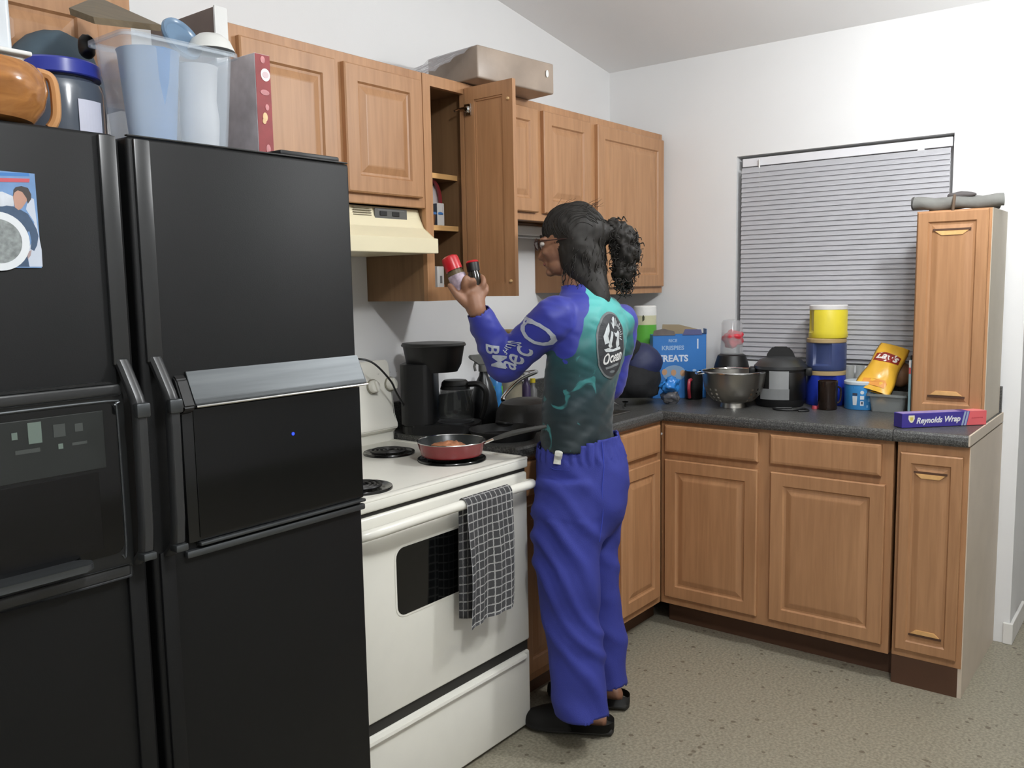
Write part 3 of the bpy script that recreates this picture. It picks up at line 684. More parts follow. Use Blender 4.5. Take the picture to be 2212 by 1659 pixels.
for k in (0, 1):
    a = nt.nodes.new('ShaderNodeMath'); a.operation = 'MULTIPLY_ADD'; a.inputs[1].default_value = .16; nt.links.new(nzz.outputs['Fac'], a.inputs[0]); nt.links.new(sx.outputs[k], a.inputs[2])
    f = nt.nodes.new('ShaderNodeMath'); f.operation = 'FRACT'; nt.links.new(a.outputs[0], f.inputs[0])
    g = nt.nodes.new('ShaderNodeMath'); g.operation = 'LESS_THAN'; g.inputs[1].default_value = .15; nt.links.new(f.outputs[0], g.inputs[0]); gs.append(g)
mxx = nt.nodes.new('ShaderNodeMath'); mxx.operation = 'MAXIMUM'; nt.links.new(gs[0].outputs[0], mxx.inputs[0]); nt.links.new(gs[1].outputs[0], mxx.inputs[1])
mc = nt.nodes.new('ShaderNodeMix'); mc.data_type = 'RGBA'; nt.links.new(mxx.outputs[0], mc.inputs[0]); mc.inputs[6].default_value = lin((96, 96, 98)); mc.inputs[7].default_value = lin((208, 208, 206))
nt.links.new(mc.outputs[2], bs.inputs['Base Color'])
o = obj('dish_towel', towel(), m, smooth='all'); tag(o, 'grey and white checked dish towel hanging over the oven door handle', 'towel')

# ------------------------------------------------------------------ things on top of the fridge
TZ = FT+.0045
# wooden bowl
WB = wood('glazed_brown_wood', (120, 76, 38), (186, 128, 74), 'x', .14)
c = (-3.150, -.66, TZ)
t = thing('wooden_bowl', 'shiny brown wooden basket-like bowl at the left end of the fridge top', 'bowl', c, world=True)
BZ = at(60, 152, y=-.70).z-TZ
pf = [(r_, z_*BZ/.098) for r_, z_ in [(0, .0), (.085, 0), (.105, .004), (.124, .03), (.131, .06), (.128, .085), (.118, .098), (.108, .098), (.114, .085), (.116, .06), (.108, .03), (.09, .012), (0, .010)]]
obj('bowl_body', lathe(pf, 40, c), WB, t, smooth=True)
a0 = math.radians(-18)
hp = [(c[0]+(.128+dx)*math.cos(a0), c[1]+(.128+dx)*math.sin(a0), TZ+zz*BZ/.098) for dx, zz in ((-.012, .098), (.008, .092), (.014, .07), (.014, .03), (.009, .012), (.002, .002))]
obj('handle', tube(smoothpts(hp, 5), .0085, 8), wood('glazed_light_wood', (176, 122, 76), (206, 156, 106), 'z', .2), t, smooth=True)
# grey white box above the bowl
BX = TZ+BZ+.0005; bz1 = at(40, 112, y=-.72).z; bx1 = at(62, 130, y=-.72).x; bx2 = at(27, 60, y=-.70).x
t = thing('plastic_box', 'pale grey plastic box with a wide rim stacked on the wooden bowl', 'box', (-3.2, -.66, BX), world=True)
obj('base', prism([(-3.33, BX), (bx1-.016, BX), (bx1-.002, bz1-.006), (-3.34, bz1-.006)], -.72, -.60, 'xz', .003), mat('pale_grey_plastic', (206, 203, 196), .4), t, smooth=True)
obj('rim', box(-3.34, bx1+.003, -.73, -.59, bz1-.006, bz1+.002, .003, 3), mat('pale_grey_plastic2', (216, 216, 212), .4), t, smooth=True)
obj('lid_block', box(-3.34, bx2, -.70, -.605, bz1+.002, bz1+.16, .01, 3), mat('milky_plastic', (206, 211, 216), .25), t, smooth=True)
# jar with blue lid
jc = (at(126, 200, y=-.52).x, -.52, TZ)
t = thing('jar', 'large dark plastic jar with a blue screw lid and white label', 'jar', jc, world=True)
obj('body', lathe([(0, 0), (.078, 0), (.084, .006), (.085, .10), (.080, .118), (.066, .128), (.066, .135)], 40, jc), mat('smoky_plastic', (84, 92, 104), .15, coat=.4), t, smooth=True)
ld = obj('lid', lathe([(0, .160), (.074, .160), (.079, .156), (.080, .132), (.078, .130), (0, .130)], 48, jc), mat('blue_lid', (52, 62, 158), .3), t, smooth=True)
b = bmesh.new(); g = [[b.verts.new((-.026+.052*i_/8, -.034+.066*j_, .0012)) for i_ in range(9)] for j_ in range(2)]
for i_ in range(8): b.faces.new((g[0][i_], g[0][i_+1], g[1][i_+1], g[1][i_]))
wrap_cyl(b, .0860, (jc[0], jc[1], TZ+.050), math.radians(-76))
obj('paper_label', b, mat('label_white', (214, 216, 232), .5), t)
# dark green bag behind jar
o = blob('folded_bag', (at(115, 100, y=-.33).x, -.33, TZ+.12), .11, .07, at(115, 66, y=-.33).z-TZ-.12, mat('slate_bag', (74, 92, 104), .6, bump=.3, bscale=20), None, 4, .12, 5); tag(o, 'slate blue soft bag behind the blue-lidded jar', 'bag')
o = blob('black_pouch', at(188, 100, y=-.47), .017, .02, .024, BLKM, None, 3, .25, 6); 
# storage tub
tx0, tx1, ty0, ty1 = -2.874, -2.640, -.705, -.585; th_ = .198
t = thing('storage_tub', 'clear plastic storage tub full of lids and blue plastic on the fridge', 'storage tub', (-2.75, -.6, TZ), world=True)
def tub(name, x0, x1, y0, y1, h, m, par, z0, tp=.012, th=.003, r=.02):
    b = bmesh.new(); L = []
    for o_, z_ in ((0, 0), (tp, h), (tp+.006, h), (tp+.006, h-.006), (tp+.009, h-.006), (tp+.009, h+.003), (tp-.003, h+.003), (-.003, .004)):
        L.append([b.verts.new((a, c_, z0+z_)) for a, c_ in rrect(x0-o_, x1+o_, y0-o_, y1+o_, r)])
    n = len(L[0])
    for A, B in zip(L[:-1], L[1:]):
        for i in range(n): b.faces.new((A[i], A[(i+1) % n], B[(i+1) % n], B[i]))
    b.faces.new(L[0]); b.faces.new(L[-1][::-1]); return obj(name, b, m, par, smooth=True)
tub('tub_body', tx0+.01, tx1-.01, ty0+.012, ty1, th_, CLEAR, t, TZ)
# contents: blue tumbler-like pitcher, white containers
bp = mat('pale_blue_plastic', (104, 148, 200), .3)
t = thing('blue_pitcher', 'pale blue plastic pitcher inside the clear tub', 'pitcher', (-2.80, -.64, TZ+.006), world=True)
obj('body', lathe([(0, 0), (.040, 0), (.044, .004), (.058, .175), (.060, .178), (.056, .178), (.042, .008), (0, .006)], 32, (-2.798, -.645, TZ+.006)), bp, t, smooth=True)
t = thing('white_container', 'white plastic tub inside the clear storage tub, right of the blue pitcher', 'container', (-2.69, -.62, TZ+.006), world=True)
obj('body', lathe([(0, 0), (.036, 0), (.040, .06), (.036, .10), (.041, .165), (.043, .168), (.037, .168), (.032, .004), (0, .004)], 28, (-2.694, -.650, TZ+.006)), mat('white_tub', (224, 222, 222), .4), t, smooth=True)
t = thing('plastic_lid', 'round blue-grey plastic lid sticking up out of the clear tub', 'plate', (-2.74, -.60, TZ+.2), world=True)
M = Matrix.Translation(at(392, 84, y=-.60)) @ Matrix.Rotation(math.radians(64), 4, 'X') @ Matrix.Rotation(math.radians(10), 4, 'Y')
obj('disc', lathe([(0, 0), (.036, 0), (.040, .004), (.046, .006), (.048, .0), (.045, -.006), (0, -.004)], 36, mtx=M), mat('blue_grey_lid', (104, 130, 156), .25), t, smooth=True)  # a loose lid standing among the tub's contents, not a plate
t = thing('white_bowl', 'white plastic bowl turned over on the right side of the clear tub', 'bowl', at(455, 112, y=-.62), world=True)
obj('shell', lathe([(0, .035), (.024, .034), (.04, .022), (.05, 0), (.047, 0), (.037, .02), (.022, .031), (0, .032)], 36, at(456, 112, y=-.62)), mat('milk_white', (214, 214, 210), .35), t, smooth=True)
# cutting board lying on the tub
t = thing('cutting_board', 'dark brown wooden board tilted across the top of the clear tub', 'cutting board', (-2.8, -.6, TZ+.21), world=True)
q = [at(152, 32, y=-.56), at(212, 6, y=-.42), at(352, 68, y=-.52), at(300, 82, y=-.66), ]
a, b_, c_, d_ = [V(p) for p in q]; c_ = b_+(c_-b_); a2 = a
nrm = (b_-a).cross(c_-a).normalized()
if nrm.z < 0: nrm = -nrm
bm = bmesh.new(); T_ = [bm.verts.new(p) for p in (a, at(205, 52, y=-.62), c_, b_)]; B_ = [bm.verts.new(v.co+V((0, .004, .014))) for v in T_]
bm.faces.new(T_); bm.faces.new(B_[::-1])
for i in range(4): bm.faces.new((T_[i], T_[(i+1) % 4], B_[(i+1) % 4], B_[i]))
obj('board', bm, mat('board_brown', (96, 82, 60), .5, var=.15, stretch=(1, 8, 8)), t)
# cereal box: grey wide side to the left, red narrow side to the front
rx0, rx1 = at(556, 250, y=-.64).x, at(588, 250, y=-.64).x; cbt = at(570, 118, y=-.64).z
t = thing('cereal_box', 'red and grey cereal box standing beside the clear tub on the fridge', 'cereal box', (-2.58, -.55, TZ), world=True)
obj('carton', box(rx0, rx1, -.640, -.46, TZ, cbt, .001, 1), mat('carton_grey', (196, 190, 194), .6, var=.25, nscale=14), t)
RC = mat('carton_red', (142, 52, 54), .5, var=.12, nscale=40)
sp = obj('red_side', box(rx0+.0005, rx1-.0005, -.6408, -.640, TZ+.001, cbt-.001), RC, t)
cm = (rx0+rx1)/2; WP = mat('carton_white', (232, 222, 222), .5); CP = mat('carton_cream', (222, 188, 140), .5, var=.2, nscale=60); PK = mat('carton_pink', (196, 130, 132), .5, var=.2, nscale=60)
def on_red(u, v_, rx, rz, m_, lay=1):
    c = at(u, v_, y=-.641); obj('print', placed(disc_bm(rx, rz, 20), frame_mtx((c.x, -.6408-.0003*lay, c.z), (1, 0, 0), (0, 0, 1))), m_, sp)
on_red(573, 162, .0125, .014, WP); on_red(573, 162, .008, .007, mat('carton_pale_pink', (214, 190, 194), .5), 3); on_red(567, 129, .006, .008, PK)  # white and pale pink marks printed on the red side
on_red(572, 200, .012, .006, PK); on_red(573, 253, .0065, .010, CP); on_red(571, 262, .005, .006, CP, 2); on_red(580, 322, .006, .010, PK); on_red(577, 232, .005, .007, PK)
o = obj('black_tray', box(-2.56, -2.41, -.62, -.50, TZ, TZ+.020, .003), BLKM); tag(o, 'flat black tray lying at the right end of the fridge top', 'tray')
bpouch = bpy.data.objects['black_pouch']; tag(bpouch, 'small black pouch squeezed between the jar and the clear tub', 'pouch')

# parcel on the wall cabinets
t = thing('parcel', 'long brown paper parcel wrapped in clear film on top of the wall cabinets', 'parcel', (-1.2, -.2, ZT), world=True)
pA = at(1010, 195, y=-.33); pB = at(1175, 210, y=-.42)
M = Matrix.Translation((-1.245, -.255, ZT+.002)) @ Matrix.Rotation(math.radians(-8), 4, 'Z')
b = box(-.19, .19, -.145, .12, 0, .108, .006, 3); 
for v in b.verts: v.co += V((.002*math.sin(v.co.z*60), .003*math.sin(v.co.x*40), .002*math.sin(v.co.x*25)))
b.transform(M); obj('carton', b, mat('parcel_brown', (158, 142, 128), .35, var=.14, nscale=9, bump=.2, bscale=14), t, smooth=True)
b = bmesh.new(); G = []
for i in range(9):
    row = []
    for j in range(7):
        u = i/8; k = j/6
        row.append(b.verts.new((-.19-.17*u, -.13+.22*k, .108*(1-u)*(.96)+.006*math.sin(i*2.1+j*3)+.004)))
    G.append(row)
for i in range(8):
    for j in range(6): b.faces.new((G[i][j], G[i][j+1], G[i+1][j+1], G[i+1][j]))
b.transform(M); obj('film_tail', b, glass('clear_film', (196, 194, 200), .2, .5), t, smooth='all')
b = placed(disc_bm(.007, .013, 16), M @ frame_mtx((.15, -.1468, .065), (1, 0, 0), (0, 0, 1))); obj('sticker', b, WHT, t)

# ------------------------------------------------------------------ inside the open wall cabinet
RED = mat('snack_red', (150, 44, 50), .4)
t = thing('snack_bag', 'crumpled red and white snack bag on the middle shelf of the open cabinet', 'bag', (-1.50, -.14, zs2), world=True)
blob('bag_body', (-1.505, -.165, zs2+.085), .048, .040, .085, mat('bag_white', (214, 210, 210), .35), t, 4, .12, 7)
b = bmesh.new(); 
xb = -1.492
tube(smoothpts([(xb-.06, -.19, zs2+.145), (xb-.02, -.205, zs2+.158), (xb+.008, -.212, zs2+.12), (xb+.014, -.214, zs2+.045)], 5), .012, 8, bm=b, flat=.35); obj('red_band', b, RED, t, smooth=True)
t = thing('white_box', 'small white box at the front of the middle cabinet shelf', 'box', (-1.55, -.19, zs2), world=True)
xw = at(945, 455, y=-.226).x
obj('carton', box(xw, xw+.036, -.225, -.18, zs2+.0005, zs2+.078, .002), WHT, t)
obj('dark_side', box(xw-.0015, xw, -.224, -.181, zs2+.002, zs2+.076), mat('slate_print', (70, 78, 92), .5), t)
t = thing('food_container', 'brown food container with a blue lid on the middle cabinet shelf', 'container', (-1.485, -.19, zs2), world=True)
obj('body', lathe([(0, 0), (.024, 0), (.029, .038), (0, .038)], 26, (-1.492, -.196, zs2+.0005)), mat('sauce_brown', (128, 84, 52), .3), t, smooth=True)
obj('lid', lathe([(0, .047), (.029, .047), (.032, .044), (.032, .038), (0, .038)], 26, (-1.492, -.196, zs2+.0005)), mat('lid_blue', (70, 128, 196), .3), t, smooth=True)
t = thing('spice_packet', 'small white printed packet standing at the bottom of the open cabinet', 'packet', (-1.56, -.2, ZB+.033), world=True)
xq = at(946, 600, y=-.236).x
obj('packet', box(xq, xq+.034, -.235, -.20, ZB+.0330, ZB+.118, .003), WHT, t)
obj('print', box(xq+.012, xq+.022, -.2365, -.235, ZB+.06, ZB+.085), GRYP, t)
t = thing('small_box', 'orange brown box lying behind the white packet in the open cabinet', 'box', (-1.5, -.15, ZB+.033), world=True)
obj('carton', box(-1.53, -1.45, -.20, -.10, ZB+.033, ZB+.055, .002), mat('orange_brown', (170, 104, 66), .5), t)
o = obj('plate', lathe([(0, 0), (.03, 0), (.06, .010), (.058, .012), (.03, .003), (0, .003)], 28, (-1.53, -.13, zs1+.0005)), WHT, smooth=True); tag(o, 'white plate on the top shelf of the open cabinet', 'plate')

# ------------------------------------------------------------------ left counter
CZ = CT1+.0006
# coffee maker (x is forward)
cc = V((-1.492, -.190, CZ))
t = thing('coffee_maker', 'black drip coffee maker with glass carafe on the counter right of the stove', 'coffee maker', cc, math.radians(-57))
Hc = .318
b = prism(rrect(-.125, .150, -.088, .088, .05), 0, .035, 'xy', .006); obj('base', b, BLKM, t, smooth=True)
b = prism(rrect(-.125, -.006, -.086, .086, .035), .035, Hc-.07, 'xy', .002); obj('water_tank', b, BLKM, t, smooth=True)
b = lathe([(0, -.016), (.070, -.016), (.082, .01), (.092, .075), (0, .075)], 36); 
b.transform(Matrix.Translation((-.012, 0, Hc-.085)) @ Matrix.Diagonal((1.2, .98, 1, 1))); obj('brew_head', b, BLKM, t, smooth=True)
b = lathe([(0, .0), (.094, .0), (.096, .004), (.092, .012), (.04, .016), (0, .016)], 36); b.transform(Matrix.Translation((-.012, 0, Hc-.010)) @ Matrix.Diagonal((1.22, 1, 1, 1)))
obj('lid', b, mat('charcoal_plastic', (48, 50, 50), .35), t, smooth=True)
cp_ = V((.062, 0, .036))
ca = obj('carafe', lathe([(0, .001), (.055, .001), (.064, .012), (.068, .05), (.062, .09), (.050, .125), (.047, .132), (.044, .131), (.046, .122), (.058, .088), (.064, .05), (.060, .014), (0, .006)], 36, cp_), glass('carafe_glass', (60, 62, 62), .05, .42), t, smooth=True)
obj('carafe_lid', lathe([(0, .150), (.040, .150), (.048, .142), (.050, .132), (0, .130)], 30, cp_), BLKM, ca, smooth=True)
obj('carafe_band', lathe([(.0515, .118), (.054, .118), (.0505, .130), (.048, .130), (.0515, .118)], 30, cp_), BLKM, ca, smooth=True)
obj('carafe_handle', tube(smoothpts([cp_+V((.05, -.01, .135)), cp_+V((.088, -.014, .135)), cp_+V((.112, -.016, .11)), cp_+V((.108, -.016, .06)), cp_+V((.094, -.014, .015))], 5), .013, 10, flat=.8), BLKM, ca, smooth=True)
obj('warming_plate', lathe([(0, 0), (.066, 0), (.066, .004), (0, .004)], 32, (.062, 0, .034)), METD, t, smooth=True)
e0 = at(905, 937, z=.95); e0 = V((-1.555, -.115, .945))
kk = [e0, V((-1.60, -.135, 1.0)), V((-1.66, -.15, 1.07)), V((-1.70, -.16, 1.12)), V((-1.77, -.15, 1.185)), V((-1.82, -.10, 1.20)), V((-1.86, -.02, 1.2))]
o = obj('power_cord', tube(smoothpts(kk, 6), .0035, 8), BLKM, smooth=True); tag(o, 'black power cord running from the coffee maker across the stove panel', 'cord')
# dark spray bottle
c = at(1042, 925, z=CT1); c = V((-1.278, -.225, CZ)); zt_ = at(1022, 768, x=c.x-.02).z-CZ
t = thing('spray_bottle', 'dark spray bottle with a grey trigger head just right of the coffee maker', 'spray bottle', c, math.radians(150))
h = .255
obj('bottle', lathe([(0, 0), (.050, 0), (.053, .008), (.052, .07), (.045, .12), (.030, .160), (.017, .185), (.015, h-.055), (0, h-.055)], 30), mat('dark_bottle', (26, 27, 28), .3), t, smooth=True)
b = lathe([(0, h-.055), (.019, h-.055), (.019, h-.03), (0, h-.03)], 20); 
hd2 = obj('trigger_head', b, mat('nozzle_grey', (104, 104, 100), .45), t, smooth=True)
b = prism([(-.02, h-.03), (.022, h-.03), (.030, h-.016), (.055, h-.006), (.055, h+.008), (.0, h+.010), (-.022, h-.004)], -.011, .011, 'xz', .003); obj('nozzle', b, MATS['nozzle_grey'], hd2, smooth=True)
obj('trigger', tube([(.03, 0, h-.018), (.036, 0, h-.035), (.032, 0, h-.052)], .005, 8), MATS['nozzle_grey'], hd2, smooth=True)
# dish soap
c = V((-1.075, -.115, CZ)); t = thing('dish_soap_bottle', 'blue and green labelled dish soap bottle beside the sink', 'bottle', c, math.radians(-120))
hh = .19
def oval(prof, m, par, name, sx=1, sy=.62, cc_=(0, 0, 0)):
    b = lathe(prof, 28, cc_); b.transform(Matrix.Diagonal((sx, sy, 1, 1))); return obj(name, b, m, par, smooth=True)
oval([(0, 0), (.036, 0), (.039, .006), (.040, .09), (.034, .15), (.016, .175), (.014, hh), (0, hh)], mat('soap_blue', (62, 132, 196), .2), t, 'bottle', 1, .7)
b = wrap_cyl(flat_bm([(-.03, -.045), (.03, -.045), (.034, 0), (.03, .045), (-.03, .045), (-.034, 0)]), .041, (0, 0, .075), 0); bmesh.ops.scale(b, vec=(1, .72, 1), verts=b.verts); obj('label', b, mat('label_green', (98, 178, 66), .4), t)
obj('cap', lathe([(0, hh), (.013, hh), (.012, hh+.022), (0, hh+.024)], 16), WHT, t, smooth=True)
# dark upside-down pot
c = V((-1.245, -.395, CZ)); ztop = at(1110, 852, x=c.x).z-CZ
t = thing('roasting_pot', 'dark grey enamel pot turned upside down on the counter beside the sink', 'pot', c)
b = lathe([(.125, 0), (.130, .002), (.124, .010), (.118, .06), (.098, .092), (.06, .104), (0, .106)], 40); b.transform(Matrix.Diagonal((1, .86, 1, 1)))
obj('shell', b, mat('dark_enamel', (52, 51, 49), .5, bump=.3, bscale=30), t, smooth=True)
for s in (-1, 1): obj('ear_handle', tube(smoothpts([(s*.118, -.03, .03), (s*.148, -.018, .034), (s*.148, .018, .034), (s*.118, .03, .03)], 4), .006, 8), BLKM, t, smooth=True)
# black pan on the counter edge, below the pan handle
c = V((-1.47, -.47, CZ)); t = thing('griddle_pan', 'flat black griddle pan lying on the counter just right of the stove', 'pan', c)
obj('body', lathe([(0, .0), (.105, 0), (.118, .028), (.120, .032), (.115, .032), (.10, .006), (0, .006)], 40), BLKM, t, smooth=True)
p1 = at(1128, 948, z=.97)-c; p1 = V((.05, -.17, .055))
obj('handle', tube(smoothpts([(.03, -.112, .028), (.05, -.15, .042), (.06, -.170, .046), (.07, -.185, .044)], 5), .008, 8, flat=.7), mat('greyish_handle', (74, 74, 72), .45), t, smooth=True)
# canister with tan lid behind the arm
c = V((-.93, -.035-.05, CZ)); ct = at(1112, 712, x=c.x).z-CZ
t = thing('canister', 'tall pale canister with a tan lid against the wall behind the elbow', 'canister', c)
obj('body', lathe([(0, 0), (.042, 0), (.044, .004), (.044, ct-.05), (0, ct-.05)], 28), mat('cream_tin', (176, 168, 146), .4), t, smooth=True)
obj('lid', lathe([(0, ct), (.040, ct), (.045, ct-.006), (.046, ct-.05), (0, ct-.05)], 28), mat('tan_lid', (146, 124, 84), .5), t, smooth=True)
# small bottles behind the spout
for i, (x, y, hh, r, m_, cap, lab) in enumerate(((-.83, -.085, .13, .020, mat('purple_bottle', (74, 62, 96), .3), WHT, 'small dark purple bottle with a white cap behind the tap spout'), (-.775, -.08, .10, .019, GRYP, mat('yellow_cap', (220, 200, 50), .4), 'small grey bottle with a yellow cap behind the tap'))):
    t = thing('small_bottle', lab, 'bottle', (x, y, CZ)); obj('bottle', lathe([(0, 0), (r, 0), (r, hh*.7), (r*.5, hh*.82), (r*.5, hh), (0, hh)], 18), m_, t, smooth=True); obj('cap', lathe([(0, hh), (r*.62, hh), (r*.6, hh+.018), (0, hh+.018)], 16), cap, t, smooth=True)
# cutlery by the sink on the far side of the person
for i, lb in enumerate(('left', 'middle', 'right')):
    a = V((-.66+.012*i, -.47+.03*i, CZ+.006+.004*i)); t = thing('spoon', lb+' one of three steel spoons lying on the counter right of the person', 'spoon', a, math.radians(30+25*i), group='spoons by the sink')
    obj('handle', tube([(0, 0, .001), (.06, 0, .006), (.10, 0, .003)], .003, 6, flat=.5), CHR, t, smooth=True)
    obj('bowl', placed(lathe([(0, 0), (.012, .002), (.018, .006), (.016, .006), (.010, .003), (0, .0015)], 16), Matrix.Translation((.118, 0, .002)) @ Matrix.Diagonal((1.3, .9, 1, 1))), CHR, t, smooth=True)

# bag, canister, treat box in the corner
c = V((-.502, -.424, CZ))
t = thing('backpack', 'black fabric bag with a rounded navy blue top in the counter corner', 'bag', c)
blob('bag_body', (0, 0, .092), .135, .115, .100, mat('black_cloth', (20, 21, 24), .85, bump=.3, bscale=40), t, 4, .14, 4, flatb=True)
nb = blob('navy_top', (.02, -.015, .175), .098, .095, .088, mat('navy_nylon', (34, 41, 78), .6, bump=.25, bscale=16), t, 4, .08, 4)
blob('black_cap_piece', (-.03, .03, .225), .085, .078, .066, MATS['black_cloth'], t, 4, .12, 4)
c = V((-.20, at(1393, 720, x=-.20).y, CZ)); gt = at(1393, 660, x=c.x).z-CZ
t = thing('supplement_jar', 'white lidded jar with cream and green label in the counter corner', 'jar', c)
r_ = .053
obj('body', lathe([(0, 0), (r_-.003, 0), (r_, .005), (r_, gt-.045), (0, gt-.045)], 36), mat('jar_cream', (206, 204, 170), .4), t, smooth=True)
obj('lid', lathe([(0, gt), (r_-.006, gt), (r_, gt-.006), (r_+.001, gt-.045), (0, gt-.045)], 36), mat('lid_white', (226, 226, 222), .4, bump=.2), t, smooth=True)
gz = at(1393, 701, x=c.x).z-CZ; gz0 = gz-.085
obj('green_label', lathe([(r_+.0003, gz0), (r_+.0008, gz0), (r_+.0008, gz), (r_+.0003, gz), (r_+.0003, gz0)], 36), mat('label_green2', (92, 172, 62), .4), t, smooth=True)
af = math.atan2(CAM.y-c.y, CAM.x-c.x)
obj('leaf_print', wrap_cyl(flat_bm([(-.003, -.02), (.006, -.012), (.007, .002), (.001, .012), (-.004, .002)]), r_+.0006, (0, 0, gz+.035), af-.15), mat('leaf_dark', (70, 74, 52), .5), t)

def carton_face(origin, right, up): return frame_mtx(origin, right, up)
# treats box: front face between px 1428..1525, stands on the counter
aL, aR = at(1410, 848, x=-.32), at(1525, 852, x=-.17)
aL.z = aR.z = CZ; rt = (aR-aL); Wb = rt.length; rt.normalize(); nrm = V((rt.y, -rt.x, 0))
if nrm.dot(CAM-aL) < 0: nrm = -nrm
bt = at(1520, 716, x=aR.x).z-CZ
TB = mat('treat_blue', (52, 118, 190), .4, var=.04); TBR = mat('inner_card', (150, 134, 106), .7)
ang = math.atan2(rt.y, rt.x)
t = thing('cereal_treats_box', 'blue cardboard box of cereal treats with torn open flaps, leaning in the corner', 'box', aL, ang)
Db = .075
b = bmesh.new()
box(0, Wb, 0, .002, 0, bt-.012, bm=b); box(0, Wb, Db-.002, Db, 0, bt-.012, bm=b); box(0, .002, 0, Db, 0, bt-.012, bm=b); box(Wb-.002, Wb, 0, Db, 0, bt-.01, bm=b); box(0, Wb, 0, Db, 0, .002, bm=b)
ca_ = obj('carton', b, TB, t)
FLG = mat('flap_grey', (104, 96, 92), .7, var=.2, nscale=20)
obj('torn_flap', prism([(0, bt-.014), (Wb*.42, bt-.014), (Wb*.40, bt+.004), (Wb*.2, bt+.016), (Wb*.02, bt+.008)], -.003, -.0005, 'xz'), FLG, ca_)
obj('torn_flap', prism([(Wb*.55, bt-.014), (Wb*.92, bt-.014), (Wb*.90, bt+.010), (Wb*.6, bt+.012)], -.003, -.0005, 'xz'), mat('flap_violet', (84, 88, 132), .6), ca_)
obj('back_flap', prism([(Wb*.22, bt-.014), (Wb*.24, bt+.032), (Wb*.55, bt+.030), (Wb*.9, bt+.008), (Wb*.95, bt-.014)], Db+.0, Db+.002, 'xz'), TBR, ca_)
obj('side_flap', prism([(0, bt-.012), (Db*.8, bt-.012), (Db*.8, bt+.012), (0, bt+.012)], Wb, Wb+.0015, 'yz'), TB, ca_)
F = Matrix.Translation((0, -.0003, 0)) @ frame_mtx((0, 0, 0), (1, 0, 0), (0, 0, 1))
LT = mat('treat_letter', (206, 216, 230), .4); LT2 = mat('treat_letter2', (150, 180, 214), .4)
def onb(b, x, z, m_, nm): b.transform(F @ Matrix.Translation((x, z, 0))); return obj(nm, b, m_, ca_)
onb(text_bm('TREATS', .040, 0, .0006, 1.0, .0014), Wb*.375, bt*.60, LT, 'lettering')
onb(text_bm('KRISPIES', .026, 0, .0006, 1.05, .0008), Wb*.375, bt*.76, LT2, 'lettering')
onb(text_bm('RICE', .019, 0, .0006, 1.0, .0006), Wb*.375, bt*.87, LT2, 'lettering')
onb(disc_bm(.052, .036, 28), Wb*.40, bt*.38, mat('treat_plate', (128, 158, 190), .4), 'plate_print')
for i in range(3): onb(disc_bm(.012, .014, 16, .0007), Wb*(.22+.17*i), bt*(.40-.01*i), mat('treat_square', (190, 148, 112), .5), 'treat_print')
onb(flat_bm([(-.003, -.022), (.003, -.022), (.003, .022), (-.003, .022)]), Wb*.84, bt*.82, LT, 'side_mark'); onb(disc_bm(.009, .006, 14), Wb*.78, bt*.42, LT2, 'small_print'); onb(disc_bm(.008, .006, 14), Wb*.78, bt*.22, LT2, 'small_print')

# blue crinkled wrapper + clear bag
c = at(1448, 872, z=CT1); c.z = CZ
t = thing('plastic_bag', 'crinkled blue and clear plastic bag beside the black bag in the corner', 'bag', c)
blob('clear_part', (.0, .0, .030), .040, .036, .032, glass('cloudy_bag', (120, 116, 114), .25, .7), t, 4, .35, 6)
nb = blob('blue_part', (.0, .0, .078), .052, .034, .036, mat('bag_blue', (50, 128, 205), .25), t, 4, .45, 6)
# black mug with red handle
c = at(1490, 862, z=CT1); c = V((c.x+.02, c.y-.01, CZ)); mh = at(1488, 800, x=c.x).z-CZ
t = thing('mug', 'black mug with a red handle on the counter left of the colander', 'mug', c)
obj('body', lathe([(0, 0), (.036, 0), (.038, .003), (.040, mh), (.037, mh), (.035, .006), (0, .005)], 32), BLKM, t, smooth=True)
d = V((-.61-.25, .79-.9, 0)).normalized(); 
obj('handle', tube(smoothpts([d*.036+V((0, 0, mh*.70)), d*.062+V((0, 0, mh*.68)), d*.068+V((0, 0, mh*.4)), d*.058+V((0, 0, mh*.08))], 5), .0075, 8), mat('handle_red', (168, 52, 66), .35), t, smooth=True)

# colander
cx_ = at(1582, 873, z=CT1+.012); c = V((cx_.x+.01, cx_.y, CZ)); ch = at(1580, 800, x=c.x).z-CZ
t = thing('colander', 'stainless steel colander with side handles on the counter', 'colander', c)
Rr = .130
prof = [(.052, .020), (.085, .040), (.104, .070), (.113, .105-.0), (Rr, ch-.006)]
b = bmesh.new(); NS = 72; rows = 16; g = []
def pr_at(s):
    P = [(0, .014), (.045, .017), (.084, .030), (.108, .055), (.121, .088), (Rr, ch-.004)]
    k = s*(len(P)-1); i = min(int(k), len(P)-2); f = k-i; return P[i][0]*(1-f)+P[i+1][0]*f, P[i][1]*(1-f)+P[i+1][1]*f
for j in range(rows+1):
    r, z = pr_at(.12+.88*j/rows); g.append([b.verts.new((r*math.cos(2*PI*i/NS), r*math.sin(2*PI*i/NS), z)) for i in range(NS)])
for j in range(rows):
    for i in range(NS):
        if 5 <= j <= 12 and j % 2 == 1 and i % 3 == 0 and (i//12) % 2 == 0: continue
        b.faces.new((g[j][i], g[j][(i+1) % NS], g[j+1][(i+1) % NS], g[j+1][i]))
b.faces.new(g[0][::-1])
bmesh.ops.solidify(b, geom=b.faces[:], thickness=.0012)
obj('perforated_bowl', b, STEEL, t, smooth=True)
obj('rim', tube([(Rr*math.cos(a), Rr*math.sin(a), ch-.003) for a in [2*PI*i/60 for i in range(60)]], .004, 8, closed=True), CHR, t, smooth=True)
